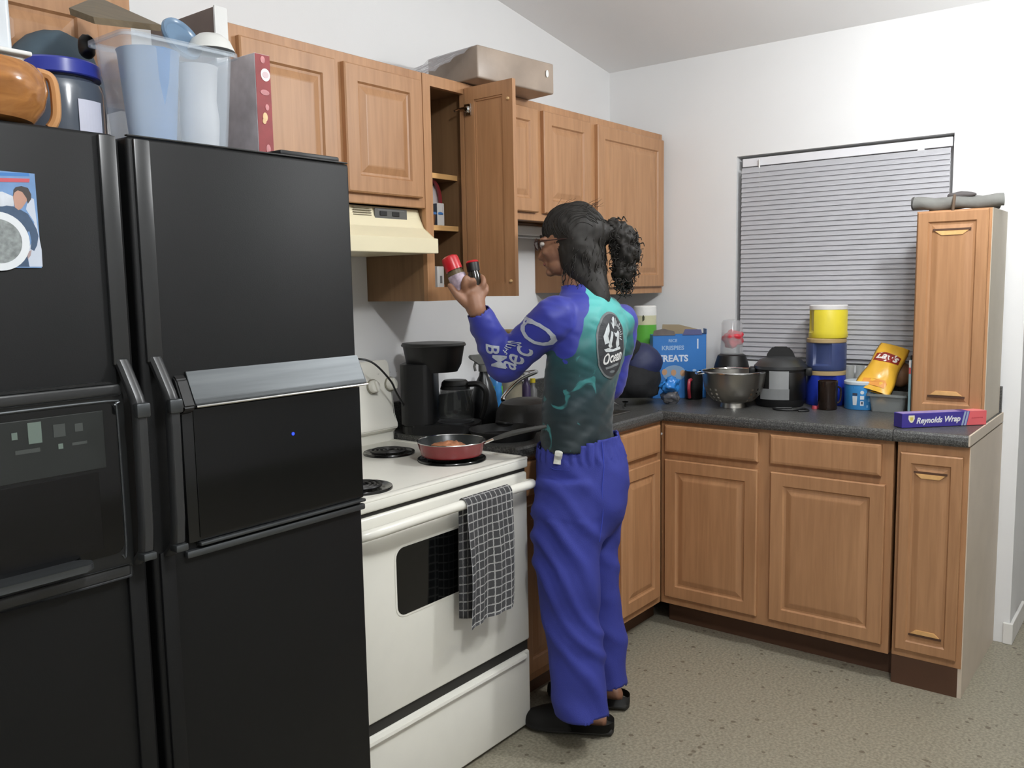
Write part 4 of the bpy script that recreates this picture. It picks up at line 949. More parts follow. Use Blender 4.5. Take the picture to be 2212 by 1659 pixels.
obj('foot_ring', lathe([(.050, 0), (.054, 0), (.050, .020), (.046, .020), (.050, 0)], 36), STEEL, t, smooth=True)
for s in (-1, 1):
    dd = V((.61, -.79, 0))*s; pp_ = V((dd.y, -dd.x, 0))
    obj('handle', tube(smoothpts([dd*Rr+pp_*.035+V((0, 0, ch-.006)), dd*(Rr+.022)+pp_*.028+V((0, 0, ch-.01)), dd*(Rr+.022)-pp_*.028+V((0, 0, ch-.01)), dd*Rr-pp_*.035+V((0, 0, ch-.006))], 4), .004, 8, flat=.7), CHR, t, smooth=True)

# personal blender
c = V((-.155, -.715, CZ)); k1 = at(1583, 764, x=c.x).z-CZ; k2 = at(1583, 690, x=c.x).z-CZ
t = thing('personal_blender', 'black and silver blender base with a clear upturned cup, behind the colander', 'blender', c)
obj('base', lathe([(0, 0), (.080, 0), (.084, .01), (.082, k1*.6), (.070, k1*.82), (.060, k1-.006), (.05, k1), (0, k1)], 40), BLKM, t, smooth=True)
obj('silver_band', lathe([(.0835, .02), (.0865, .02), (.0845, k1*.5), (.0825, k1*.5), (.0835, .02)], 40), STEEL, t, smooth=True)
af = math.atan2(CAM.y-c.y, CAM.x-c.x)
obj('front_mark', wrap_cyl(flat_bm([(-.02, -.002), (.02, -.002), (.02, .002), (-.02, .002)]), .0765, (0, 0, k1*.74), af), GRYP, t)
obj('cup', lathe([(.052, k1), (.050, k1+.01), (.045, k2-.016), (.038, k2-.003), (.02, k2), (0, k2), (0, k2-.003), (.036, k2-.006), (.042, k2-.018), (.047, k1+.01), (.049, k1), (.052, k1)], 40), glass('cup_clear', (200, 202, 204), .05, .2), t, smooth=True)
blob('red_lid_inside', (.0, -.006, (k1+k2)/2-.012), .042, .040, .040, mat('berry_red', (206, 52, 66), .45), t, 3, .5, 6)
# black and steel bits left/right of the base: blender cup accessories
t = thing('pot', 'small steel pot with loop handles behind the colander, under the blender', 'pot', (-.100, -.845, CZ))
obj('body', lathe([(0, 0), (.048, 0), (.052, .006), (.052, .105), (.054, .108), (.050, .108), (.048, .008), (0, .006)], 36), STEEL, t, smooth=True)
obj('handle', tube(smoothpts([(-.048, .02, .09), (-.072, .02, .095), (-.072, -.02, .095), (-.048, -.02, .09)], 4), .004, 8), BLKM, t, smooth=True)

# electric pressure cooker
c = V((-.232, -.965, CZ)); zl = at(1690, 795, x=c.x).z-CZ; zk = at(1690, 752, x=c.x).z-CZ
t = thing('pressure_cooker', 'black and steel electric pressure cooker between the colander and the coffee tubs', 'cooker', c, math.atan2(CAM.y-c.y, CAM.x-c.x))
Rc = .100
obj('base', lathe([(0, 0), (Rc*.92, 0), (Rc*.98, .012), (Rc, .03), (Rc, zl), (0, zl)], 48), BLKM, t, smooth=True)
obj('steel_shell', lathe([(Rc+.0005, .03), (Rc+.002, .032), (Rc+.002, zl-.014), (Rc+.0005, zl-.012), (Rc+.0005, .03)], 48), mat('dark_steel', (70, 70, 70), .3, metal=.9), t, smooth=True)
b = bmesh.new(); G = []
for j in range(2): G.append([b.verts.new(((Rc+.006)*math.cos(a), (Rc+.006)*math.sin(a), z_)) for a in np.linspace(-.42, .32, 14) for z_ in [(.036, zl-.004)[j]]])
for i in range(13): b.faces.new((G[0][i], G[0][i+1], G[1][i+1], G[1][i]))
bmesh.ops.solidify(b, geom=b.faces[:], thickness=.004); obj('front_panel', b, mat('panel_silver', (206, 208, 208), .3, metal=.1), t, smooth=True)
b = bmesh.new(); G = []
for j in range(2): G.append([b.verts.new(((Rc+.008)*math.cos(a), (Rc+.008)*math.sin(a), (.034, .078)[j])) for a in np.linspace(-.80, .34, 16)])
for i in range(15): b.faces.new((G[0][i], G[0][i+1], G[1][i+1], G[1][i]))
bmesh.ops.solidify(b, geom=b.faces[:], thickness=.003); obj('control_strip', b, mat('panel_grey', (172, 174, 174), .35), t, smooth=True)
ld = obj('lid', lathe([(0, zl+.052), (.05, zl+.05), (.085, zl+.035), (.098, zl+.020), (.106, zl+.012), (.107, zl), (.0, zl)], 48), BLKS, t, smooth=True)
obj('lid_handle', prism([(-.06, zl+.035), (.06, zl+.035), (.052, zl+.066), (.03, zk+.006), (-.03, zk+.006), (-.052, zl+.066)], -.020, .020, 'yz', .006), BLKM, ld, smooth=True)
obj('steam_valve', lathe([(0, zl+.03), (.012, zl+.03), (.010, zl+.056), (0, zl+.058)], 16, (-.06, .03, 0)), BLKM, ld, smooth=True)
for s in (-1, 1): obj('side_handle', box(-.03, .03, s*(Rc-.002), s*(Rc+.026), zl-.03, zl+.004, .006), BLKM, t, smooth=True)
o = obj('appliance_cord', tube(smoothpts([V((-.325, -1.05, CZ+.004)), V((-.36, -.99, CZ+.004)), V((-.395, -1.02, CZ+.004)), V((-.37, -1.08, CZ+.004)), V((-.32, -1.10, CZ+.004)), V((-.36, -1.13, CZ+.004)), V((-.39, -1.10, CZ+.004))], 6), .0038, 8), BLKM, smooth=True); tag(o, 'coiled black cord on the counter in front of the pressure cooker', 'cord')
o = obj('bottle_cap', lathe([(0, .012), (.011, .012), (.013, .002), (.013, 0), (0, 0)], 18, (-.27, -1.125, CZ)), mat('cap_pink', (170, 66, 78), .4), smooth=True); tag(o, 'small pinkish red cap on the counter behind the coiled cord', 'cap')

# stack of coffee tubs
def tubcan(c, h, R, body, lid, label, lidlabel=None, up=True, grips=False, rot=0):
    t = thing('coffee_tub', label, 'tub', c, rot)
    seg = 64; b = bmesh.new(); rings = []
    zs_ = [0, .004, h*.16, h*.22, h*.80, h*.88, h-.016]
    for z in zs_:
        ring = []
        for i in range(seg):
            a = 2*PI*i/seg; r = R*(.97 if z in (0,) else 1)
            if grips and h*.18 < z < h*.85:
                q = math.cos(2*a+.2)
                if q > .55: r -= .012*min(1, (q-.55)*6)
            if z >= h*.88: r = R*.95
            ring.append(b.verts.new((r*math.cos(a), r*math.sin(a), z)))
        rings.append(ring)
    for A, B in zip(rings[:-1], rings[1:]):
        for i in range(seg): b.faces.new((A[i], A[(i+1) % seg], B[(i+1) % seg], B[i]))
    b.faces.new(rings[0][::-1]); b.faces.new(rings[-1])
    obj('body', b, body, t, smooth=True)
    obj('lid', lathe([(0, h), (R*.94, h), (R*.985, h-.003), (R*.985, h-.018), (R*.93, h-.018), (0, h-.018)], 48), lid, t, smooth=True)
    return t
cs = V((-.106, 0, CZ)); _p = at(1784, 800, x=-.106); cs.y = _p.y
zA = at(1784, 798, x=-.10).z; zB_ = at(1787, 729, x=-.10).z; zC = at(1790, 658, x=-.10).z
tan = mat('tan_plastic', (176, 152, 108), .45)
tubcan(cs, zA-CZ, .080, mat('tub_blue', (34, 54, 160), .3), tan, 'bright blue coffee tub with a tan lid, bottom of the stack of three', grips=True, rot=.5)
tubcan(V((cs.x, cs.y, zA+.0005)), zB_-zA-.001, .080, mat('tub_navy', (58, 70, 112), .35), tan, 'slate blue coffee tub with a tan lid, middle of the stack of three', grips=True, rot=.2)
tubcan(V((cs.x, cs.y-.006, zB_+.0005)), zC-zB_-.001, .077, mat('tub_yellow', (232, 214, 62), .35), mat('lid_pale', (224, 222, 220), .35), 'bright yellow tub with a white lid on top of the stack of three', grips=True, rot=-.9)
# dark glass mug
c = V((-.262, at(1788, 850, x=-.262).y, CZ)); gh = at(1788, 822, x=c.x).z-CZ
t = thing('glass_mug', 'dark brown glass mug in front of the blue tubs', 'mug', c)
obj('glass', lathe([(0, 0), (.034, 0), (.037, .004), (.038, gh), (.035, gh), (.034, .008), (0, .007)], 32), mat('brown_glass', (44, 32, 26), .08, alpha=.88), t, smooth=True)
obj('handle', tube(smoothpts([V((.61, -.79, 0))*.032+V((0, 0, gh*.8)), V((.61, -.79, 0))*.052+V((0, 0, gh*.7)), V((.61, -.79, 0))*.050+V((0, 0, gh*.3)), V((.61, -.79, 0))*.032+V((0, 0, gh*.2))], 4), .004, 8), MATS['brown_glass'], t, smooth=True)
# light blue pictogram can
c = at(1860, 882, z=CT1); c.z = CZ; bh = at(1860, 824, x=c.x).z-CZ+.006
t = thing('drink_mix_can', 'light blue can with a white lid and small drink pictures, nearest the counter edge', 'can', c)
obj('body', lathe([(0, 0), (.062, 0), (.0645, .004), (.0645, bh-.012), (0, bh-.012)], 44), mat('can_blue', (62, 142, 206), .35, var=.05), t, smooth=True)
obj('lid', lathe([(0, bh), (.062, bh), (.067, bh-.004), (.067, bh-.014), (0, bh-.014)], 44), mat('can_lid', (196, 206, 212), .4), t, smooth=True)
af = math.atan2(CAM.y-c.y, CAM.x-c.x); IW = mat('can_print_white', (206, 212, 216), .5); IB = mat('can_print_dark', (60, 66, 84), .5); IL = mat('can_print_pale', (126, 176, 222), .5); IN = mat('can_print_band', (48, 102, 168), .5)
def oncan(pts, a, z, m_): 
    obj('print', wrap_cyl(flat_bm([(p_[0]*1.2, p_[1]*1.2) for p_ in pts]), .0649, (0, 0, z), af+a), m_, t)
R4 = lambda w_, h_: [(-w_, -h_), (w_, -h_), (w_, h_), (-w_, h_)]
oncan(R4(.026, .0028), 0, bh*.78, IN)
oncan([(-.006, -.016), (.006, -.016), (.008, .014), (-.008, .014)], -.38, bh*.34, IW); oncan(R4(.008, .004), -.38, bh*.55, IB)
oncan(disc := [(.006*math.cos(i*PI/6), .006*math.sin(i*PI/6)) for i in range(12)], .04, bh*.62, IW); oncan(R4(.006, .006), .04, bh*.44, IW); oncan(R4(.0055, .0075), .04, bh*.24, IW); oncan(R4(.003, .004), .04, bh*.25, IB)
oncan(R4(.009, .007), .55, bh*.58, IL); oncan(R4(.004, .008), .40, bh*.62, IB); oncan(R4(.009, .006), .55, bh*.36, IL); oncan(R4(.011, .004), .5, bh*.14, IL)
# glass jars at the back
for i, (u, lab) in enumerate(((1836, 'clear glass jar behind the stack of tubs, left of the pair'), (1858, 'clear glass jar beneath the blinds, right of the pair'))):
    p = at(u, 800, x=-.075); jh = p.z-CZ+.02; t = thing('glass_jar', lab, 'jar', (-.075, p.y, CZ))
    obj('glass', lathe([(0, 0), (.022, 0), (.0245, .004), (.0245, jh*.72), (.017, jh*.84), (.018, jh), (.015, jh), (.015, jh*.84), (.022, jh*.7), (.022, .006), (0, .004)], 26), glass('jar_glass', (168, 170, 166), .06, .4), t, smooth=True)
    obj('contents', lathe([(0, .005), (.021, .005), (.021, jh*.5), (0, jh*.5)], 22), mat('jar_contents', (60, 64, 58), .7), t, smooth=True)
# food storage box
c = V((-.175, -1.405, CZ)); fh = .068
t = thing('food_storage_box', 'clear grey plastic storage box lying under the chip bag', 'container', (c.x, c.y, CZ), world=True)
tub('box_body', c.x-.055, c.x+.055, c.y-.045, c.y+.075, fh, glass('grey_clear_plastic', (150, 154, 152), .12, .55), t, CZ, .008, r=.012)
o = blob('bread_roll', (c.x-.015, c.y+.045, CZ+.032), .026, .022, .024, mat('roll_tan', (206, 166, 104), .6, var=.2), None, 3, .2, 5); tag(o, 'tan bread roll inside the clear storage box', 'food')
# chip bag, leaning back over the storage box
LB = thing('chip_bag', 'yellow bag of potato chips leaning back against the window blinds', 'chip bag', (-.12, -1.27, CZ))
bl_, br_, tl_, tr_ = at(1850, 832, x=-.215), at(1930, 856, x=-.215), at(1896, 746, x=-.055), at(1958, 752, x=-.055)
ctr = (bl_+br_+tl_+tr_)/4; upv = ((tl_+tr_)/2-(bl_+br_)/2); hgt = upv.length; rtv = (br_-bl_)
M = frame_mtx(ctr, rtv, upv); Mi = Matrix.Translation(-V((-.12, -1.27, CZ))) @ M
YB_ = mat('chip_yellow', (236, 182, 60), .28, var=.10, nscale=8); b = bmesh.new(); G = []
NX, NZ = 14, 20; wb, wt = .070, .056
def chipsurf(u, v_, side):
    w_ = wb*(1-v_)+wt*v_; edge = (1-abs(u)**3)*(math.sin(PI*min(1, max(0, v_*.96+.02))))**.5
    x = u*w_*(1+.05*math.sin(v_*9)); y = (v_-.5)*hgt*1.04
    z = side*.026*edge+.0035*noise.noise(V((u*3, v_*5, side*2)))*edge*2
    return V((x, y, z))
for side in (1, -1):
    g = [[b.verts.new(chipsurf(-1+2*i/NX, j/NZ, side)) for i in range(NX+1)] for j in range(NZ+1)]
    for j in range(NZ):
        for i in range(NX):
            f = b.faces.new((g[j][i], g[j][i+1], g[j+1][i+1], g[j+1][i]) if side == 1 else (g[j][i], g[j+1][i], g[j+1][i+1], g[j][i+1]))
bmesh.ops.remove_doubles(b, verts=b.verts, dist=.0005); b.transform(Mi); obj('bag', b, YB_, LB, smooth='all')
def densify(bb):
    bmesh.ops.triangulate(bb, faces=bb.faces[:])
    for _ in range(3):
        bmesh.ops.subdivide_edges(bb, edges=[e_ for e_ in bb.edges if e_.calc_length() > .005], cuts=1); bmesh.ops.triangulate(bb, faces=bb.faces[:])
def onchip(b, u0, v0, m_, nm, lift=.001):
    for v in b.verts:
        w_ = wb*(1-.6)+wt*.6; u = (v.co.x)/w_+u0; vv = v.co.y/hgt+v0; s = chipsurf(max(-.97, min(.97, u)), vv, 1); v.co = V((s.x, s.y, s.z+lift+v.co.z))
    b.transform(Mi); return obj(nm, b, m_, LB)
bb = flat_bm([(-.050, -.020), (-.02, -.024), (.02, -.021), (.050, -.014), (.048, .018), (.018, .023), (-.02, .022), (-.048, .017)], .0004); bmesh.ops.triangulate(bb, faces=bb.faces[:]); bmesh.ops.subdivide_edges(bb, edges=bb.edges[:], cuts=3)
onchip(bb, 0, .66, mat('chip_red', (150, 48, 40), .3), 'red_banner', .0012)
bb = text_bm("Lay's", .044, .25, .0003, 1.0, .0014); densify(bb); onchip(bb, -.02, .67, mat('chip_white', (240, 232, 226), .4), 'lettering', .0022)
bb = flat_bm([(-.04, -.02), (.036, -.02), (.04, .0), (.03, .012), (-.04, .002)], .0004); bmesh.ops.triangulate(bb, faces=bb.faces[:]); bmesh.ops.subdivide_edges(bb, edges=bb.edges[:], cuts=3); onchip(bb, 0, .16, mat('chip_orange', (226, 150, 60), .3), 'chip_picture', .001)
bb = blob('brown_bag', (-.055, -1.385, CZ+.135), .035, .045, .05, mat('brown_snack', (146, 108, 78), .5, var=.2), None, 3, .25, 5); tag(bb, 'crumpled brown packet behind the yellow chip bag', 'packet')
# aqua carton
cy = at(1967, 890, z=CT1); t = thing('carton', 'tall slim pale blue carton with a red band, left of the upright cabinet', 'carton', (-.33, -1.475, CZ), world=True)
u0 = at(1963, 800, x=-.30).y; kt = at(1970, 778, x=-.30).z
b = box(-.30, -.24, -1.492, u0, CZ, kt, .002); obj('body', b, mat('aqua_carton', (150, 184, 192), .45, var=.05), t)
obj('red_band', box(-.3008, -.30, -1.491, u0-.0006, kt-.052, kt-.028), mat('band_red', (206, 92, 88), .5), t); obj('white_top', box(-.3008, -.30, -1.491, u0-.0006, kt-.028, kt-.001), WHT, t)
obj('cap', box(-.29, -.26, -1.488, u0-.004, kt, kt+.016, .003), BLKM, t)
# foil wrap box
a = at(1948, 926, z=CT1); e = at(2130, 918, z=CT1); a.z = e.z = CZ+.001; rt = (e-a); L_ = rt.length; rt.normalize(); ang = math.atan2(rt.y, rt.x)
t = thing('foil_wrap_box', 'long purple and red aluminium foil box lying on the small countertop', 'box', a, ang)
hw = .050
PB = mat('foil_purple', (62, 52, 138), .35, var=.04); PR = mat('foil_red', (214, 96, 100), .4); PS = mat('foil_silver', (150, 164, 186), .35)
ct_ = obj('carton', box(0, L_, 0, hw, 0, hw, .0012, 1), PB, t)
obj('top_print', box(.004, L_*.7, .002, hw-.002, hw, hw+.0003), mat('foil_lilac', (150, 134, 184), .4, var=.15, nscale=60), ct_)
obj('red_end', prism([(L_*.765, .0006), (L_-.0004, .0006), (L_-.0004, hw-.0006), (L_*.80, hw-.0006)], -.0005, hw*.9, 'xz'), PR, ct_)
obj('red_top', box(L_*.80, L_-.0004, 0, hw-.001, hw, hw+.0006), mat('foil_red_top', (232, 130, 130), .4), ct_)
for k in (0, 1): obj('silver_stripe', prism([(L_*(.70+.034*k), .0006), (L_*(.722+.034*k), .0006), (L_*(.757+.034*k), hw-.0006), (L_*(.735+.034*k), hw-.0006)], -.0006, .001, 'xz'), PS, ct_)
F = Matrix.Translation((0, -.0003, 0)) @ frame_mtx((0, 0, 0), (1, 0, 0), (0, 0, 1))
b = text_bm('Reynolds Wrap', .0285, .28, .0004, .92, .0007); b.transform(F @ Matrix.Translation((L_*.425, hw*.48, 0)) @ Matrix.Rotation(.015, 4, 'Z')); obj('lettering', b, WHT, ct_)
b = text_bm('ALUMINUM FOIL', .006, 0, .0004, 1, 0); b.transform(F @ Matrix.Translation((L_*.89, hw*.52, .0004))); obj('small_lettering', b, mat('foil_red_dark', (184, 70, 80), .5), ct_)
b = flat_bm([(-.011, .012), (.011, .012), (.012, 0), (.006, -.011), (0, -.014), (-.006, -.011), (-.012, 0)], .0005); b.transform(F @ Matrix.Translation((L_*.11, hw*.62, 0))); obj('shield', b, mat('shield_cream', (226, 220, 190), .4), ct_)
b = flat_bm([(-.006, .006), (.006, .006), (.005, -.004), (0, -.007), (-.005, -.004)], .0004); b.transform(F @ Matrix.Translation((L_*.11, hw*.62, .0006))); obj('shield_centre', b, mat('shield_yellow', (206, 190, 90), .4), ct_)
# rolled grey cloth on the upright cabinet
GC = mat('grey_cloth', (118, 118, 114), .85, var=.12, nscale=20, bump=.3, bscale=60)
t = thing('rolled_cloth', 'rolled grey cloth bundle lying on top of the upright end cabinet', 'cloth', (-.25, -1.6, ptop), world=True)
zz = ptop+.002
pL = at(1976, 438, x=-.30); pR = at(2168, 432, x=-.20)
b = bmesh.new()
tube(smoothpts([(-.30, pL.y+.004, zz+.030), (-.29, pL.y-.06, zz+.024), (-.26, -1.62, zz+.026), (-.22, -1.70, zz+.028), (-.20, pR.y, zz+.030)], 6), .024, 14, bm=b, flat=.95)
tube(smoothpts([(-.24, -1.52, zz+.022), (-.21, -1.62, zz+.030), (-.16, -1.74, zz+.026)], 6), .022, 12, bm=b)
for v in b.verts: v.co += V((0, 0, .003*math.sin(v.co.y*70+v.co.x*40)))
obj('roll', b, GC, t, smooth=True)
p = at(1975, 440, x=-.33); obj('roll_end', placed(lathe([(0, 0), (.014, .001), (.022, 0), (.024, -.006), (0, -.006)], 20), Matrix.Translation((-.30, pL.y+.008, zz+.030)) @ Matrix.Rotation(-PI/2, 4, 'X')), mat('cloth_dark', (84, 84, 82), .9), t, smooth=True)
blob('dark_fold', (-.24, -1.625, zz+.052), .035, .048, .014, mat('dark_fold', (86, 82, 82), .7), t, 3, .2, 4)
obj('tie', tube(smoothpts([(-.29, -1.615, zz+.05), (-.322, -1.62, zz+.03), (-.326, -1.618, zz-.008)], 4), .005, 8), mat('tie_brown', (96, 78, 62), .8), t, smooth=True)
obj('white_button', lathe([(0, .003), (.005, .002), (.006, 0), (0, 0)], 12, (-.262, -1.63, zz+.066)), WHT, t)

# ------------------------------------------------------------------ the person
Fd = V((-.087, .996, 0)); Ld = V((-.996, -.087, 0)); UP = V((0, 0, 1))
IR = V((_r.x, _r.y, 0)).normalized(); IA = V((_f.x, _f.y, 0)).normalized()   # across / away directions
def loft(rings, seg=28, cap=True, b=None):
    """rings: (centre, axis1 vector, axis2 vector[, superellipse power])"""
    b = b or bmesh.new(); L = []
    for q in rings:
        c, a1, a2 = q[:3]; n = q[3] if len(q) > 3 else 2
        L.append([])
        for i in range(seg):
            t = 2*PI*i/seg; ct, s_ = math.cos(t), math.sin(t)
            L[-1].append(b.verts.new(c+a1*(math.copysign(abs(ct)**(2/n), ct))+a2*(math.copysign(abs(s_)**(2/n), s_))))
    for A, B in zip(L[:-1], L[1:]):
        for i in range(seg): b.faces.new((A[i], A[(i+1) % seg], B[(i+1) % seg], B[i]))
    if cap: b.faces.new(L[0][::-1]); b.faces.new(L[-1])
    return b
def limb(pts, rads, seg=18, b=None, sub=4):
    """smooth tapered limb with round ends"""
    P = smoothpts(pts, sub); n = len(pts)-1
    R = [rads[min(int(i/sub), n)]*(1-(i/sub-int(i/sub)))+rads[min(int(i/sub)+1, n)]*(i/sub-int(i/sub)) for i in range(len(P))]
    b = b or bmesh.new(); tube(P, R, seg, bm=b)
    for k in (0, -1): bmesh.ops.create_icosphere(b, subdivisions=2, radius=R[k]*.995, matrix=Matrix.Translation(P[k]))
    return b
def ell(c, rx, ry, rz, ax=None, b=None):
    M = Matrix.Translation(V(c))
    if ax is not None: M = M @ Matrix((ax[0], ax[1], ax[2])).transposed().to_4x4()
    b = b or bmesh.new(); bmesh.ops.create_icosphere(b, subdivisions=3, radius=1, matrix=M @ Matrix.Diagonal((rx, ry, rz, 1))); return b
def remesh(b, vox, smooth=6, fac=.5):
    me = bpy.data.meshes.new('r'); bmesh.ops.recalc_face_normals(b, faces=b.faces[:]); b.to_mesh(me); b.free()
    o = bpy.data.objects.new('r', me); COL.objects.link(o)
    m_ = o.modifiers.new('r', 'REMESH'); m_.mode = 'VOXEL'; m_.voxel_size = vox; m_.adaptivity = 0
    if smooth: s_ = o.modifiers.new('s', 'SMOOTH'); s_.iterations = smooth; s_.factor = fac
    me2 = bpy.data.meshes.new_from_object(o.evaluated_get(bpy.context.evaluated_depsgraph_get()))
    bpy.data.objects.remove(o); bpy.data.meshes.remove(me); return me2
def meshpts(me): a = np.empty(len(me.vertices)*3, 'f'); me.vertices.foreach_get('co', a); return a.reshape(-1, 3)
def meshnrm(me): a = np.empty(len(me.vertices)*3, 'f'); me.vertex_normals.foreach_get('vector', a); return a.reshape(-1, 3)
def setpts(me, a): me.vertices.foreach_set('co', a.astype('f').ravel()); me.update()

per = thing('person', 'person with curly black ponytail in blue and teal rash guard and blue trousers, cooking', 'person', (-1.468, -.80, 0), world=True)
# --- key points
shC = dp(1270, 690, 0)
neckb = dp(1256, 640, 0)
shL = dp(1196, 690, -.115); elL = dp(1090, 792, -.02); wrL = dp(1031, 672, -.10)
shR = dp(1338, 700, .115); elR = dp(1318, 832, .15); wrR = dp(1262, 872, .20)
# --- torso rings (centre px u,v; half width sideways, half depth)
TR = [(1252, 614, .054, .054), (1257, 630, .070, .062), (1266, 647, .122, .078), (1272, 668, .152, .090), (1275, 700, .160, .100), (1270, 740, .158, .106), (1264, 780, .150, .106), (1256, 820, .140, .102), (1250, 860, .134, .100), (1247, 900, .134, .100), (1248, 930, .136, .102), (1250, 975, .138, .104)]
def torso(d=0, b=None, rows=TR, n=2.2): return loft([(dp(u, v_, 0), Ld*(w_+d), Fd*(q+d), n) for u, v_, w_, q in rows], 36, True, b)
# --- shirt
b = torso(.0)
limb([shL+Ld*-.03, shL, (shL+elL)/2+V((0, 0, .004)), elL], [.066, .067, .060, .053], 20, b); limb([elL, (elL*.55+wrL*.45), wrL], [.053, .051, .036], 20, b)
limb([shR-Ld*-.03, shR, (shR+elR)/2, elR], [.062, .062, .055, .047], 20, b); limb([elR, (elR+wrR)/2, wrR], [.047, .044, .032], 20, b)
limb([dp(1250, 612, 0), dp(1258, 640, 0)], [.052, .060], 20, b)
me = remesh(b, .0065, 8)
P = meshpts(me); N = meshnrm(me)
# wrinkles
def folds(P, N, amp, fx, fz, seed=0., zdep=None):
    out = P.copy()
    for i in range(len(P)):
        p = V(P[i]); a = p.dot(Ld); f_ = p.dot(Fd)
        k = noise.noise(V((a*fx+seed, f_*fx, p.z*fz+a*fz*.6)))+.5*noise.noise(V((a*fx*2.2, f_*fx*2.2+seed, p.z*fz*2.3-a*fz)))
        k = max(-.5, k)
        am = amp if zdep is None else amp*zdep(p)
        out[i] += N[i]*am*k
    return out
P = folds(P, N, .0055, 9, 24, 1.3); 
# drop-off at the cuffs and collar: cut
setpts(me, P)
def cutmesh(me, planes):
    b = bmesh.new(); b.from_mesh(me)
    for co, no in planes:
        pass
    return b
b = bmesh.new(); b.from_mesh(me)
def near(p, a, c):  # param and distance to segment
    ab = c-a; t = max(0, min(1, (p-a).dot(ab)/ab.length_squared)); return t, (p-(a+ab*t)).length
dl = []
wdir = (wrL-elL).normalized(); wdR = (wrR-elR).normalized()
for v in b.verts:
    if (v.co-wrL).dot(wdir) > .0 and (v.co-wrL).length < .09: dl.append(v)
    elif (v.co-wrR).dot(wdR) > .0 and (v.co-wrR).length < .09: dl.append(v)
    elif v.co.z > dp(1262, 614).z+.10*(v.co-dp(1252, 620)).dot(Fd)*-1: dl.append(v)
    elif v.co.z < dp(1250, 966).z: dl.append(v)
bmesh.ops.delete(b, geom=dl, context='VERTS')
# attribute: sleeve field (positive = royal blue)
lay = b.verts.layers.float.new('sleeve'); back = b.verts.layers.float.new('bk')
C0 = P0.copy()
for v in b.verts:
    p = v.co; r_ = p-shC; bb_ = r_.dot(Ld); aa = r_.dot(Fd); zz = p.z
    s_ = -1
    for sgn, S_, E_, W_ in ((1, shL, elL, wrL), (-1, shR, elR, wrR)):
        bound = float(np.interp(zz, (1.10, 1.172, 1.208, 1.256, 1.326, 1.381, 1.415, 1.45), (.21, .172, .165, .150, .130, .083, .048, .03)))
        f1 = sgn*bb_-bound
        t1, d1 = near(p, S_, E_); t2, d2 = near(p, E_, W_)
        arm = .080-min(d1, d2+.012)
        under = max(0, 1.27-zz)
        f2 = arm if (sgn*bb_ > .10 or t1 > .25) else -1
        s_ = max(s_, min(f1, .05) if zz > 1.14 else -1, f2 if (t1 > .45 or (d2 < .07 and t2 > .02)) else -1)
    v[lay] = s_
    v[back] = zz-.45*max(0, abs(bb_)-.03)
bmesh.ops.solidify(b, geom=b.faces[:], thickness=-.002)
me2 = bpy.data.meshes.new('rash_guard'); b.to_mesh(me2); b.free()
m = mat('rash_guard_fabric', (60, 170, 165), .55, var=0); nt = m.node_tree; bs = nt.nodes['Principled BSDF']; lk = nt.links
def nn(t, **k):
    n_ = nt.nodes.new(t)
    for a, c in k.items(): setattr(n_, a, c)
    return n_
at1 = nn('ShaderNodeAttribute', attribute_name='sleeve'); gt0 = nn('ShaderNodeMath', operation='GREATER_THAN'); gt0.inputs[1].default_value = 0; lk.new(at1.outputs['Fac'], gt0.inputs[0])
tc = nn('ShaderNodeTexCoord'); sx = nn('ShaderNodeSeparateXYZ'); lk.new(tc.outputs['Object'], sx.inputs[0])
nz = nn('ShaderNodeTexNoise'); nz.inputs['Scale'].default_value = 7; nz.inputs['Detail'].default_value = 5; lk.new(tc.outputs['Object'], nz.inputs['Vector'])
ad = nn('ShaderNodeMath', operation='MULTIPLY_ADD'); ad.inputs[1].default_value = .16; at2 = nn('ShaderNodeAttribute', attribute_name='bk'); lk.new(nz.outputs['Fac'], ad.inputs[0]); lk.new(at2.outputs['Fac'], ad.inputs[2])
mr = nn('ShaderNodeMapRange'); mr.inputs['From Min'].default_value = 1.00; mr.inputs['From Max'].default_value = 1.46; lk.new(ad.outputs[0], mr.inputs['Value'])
# colour also gets darker away from the spine
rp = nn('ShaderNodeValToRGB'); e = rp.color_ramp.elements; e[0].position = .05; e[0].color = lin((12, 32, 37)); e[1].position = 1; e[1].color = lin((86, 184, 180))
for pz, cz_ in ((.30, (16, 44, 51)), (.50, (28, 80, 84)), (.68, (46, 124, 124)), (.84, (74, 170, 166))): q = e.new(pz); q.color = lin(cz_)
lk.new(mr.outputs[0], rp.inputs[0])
# pale teal streaks (printed sea creatures)
n2 = nn('ShaderNodeTexNoise'); n2.inputs['Scale'].default_value = 10; n2.inputs['Detail'].default_value = 3; n2.inputs['Distortion'].default_value = 2.2; lk.new(tc.outputs['Object'], n2.inputs['Vector'])
r2 = nn('ShaderNodeValToRGB'); r2.color_ramp.elements[0].position = .655; r2.color_ramp.elements[1].position = .70; lk.new(n2.outputs['Fac'], r2.inputs[0])
mz = nn('ShaderNodeMath', operation='LESS_THAN'); mz.inputs[1].default_value = 1.23; lk.new(sx.outputs['Z'], mz.inputs[0])
mm = nn('ShaderNodeMath', operation='MULTIPLY'); lk.new(r2.outputs[0], mm.inputs[0]); lk.new(mz.outputs[0], mm.inputs[1])
m0 = nn('ShaderNodeMath', operation='MULTIPLY'); m0.inputs[1].default_value = .55; lk.new(mm.outputs[0], m0.inputs[0])
m1 = nn('ShaderNodeMix', data_type='RGBA'); lk.new(m0.outputs[0], m1.inputs[0]); lk.new(rp.outputs[0], m1.inputs[6]); m1.inputs[7].default_value = lin((64, 150, 150))
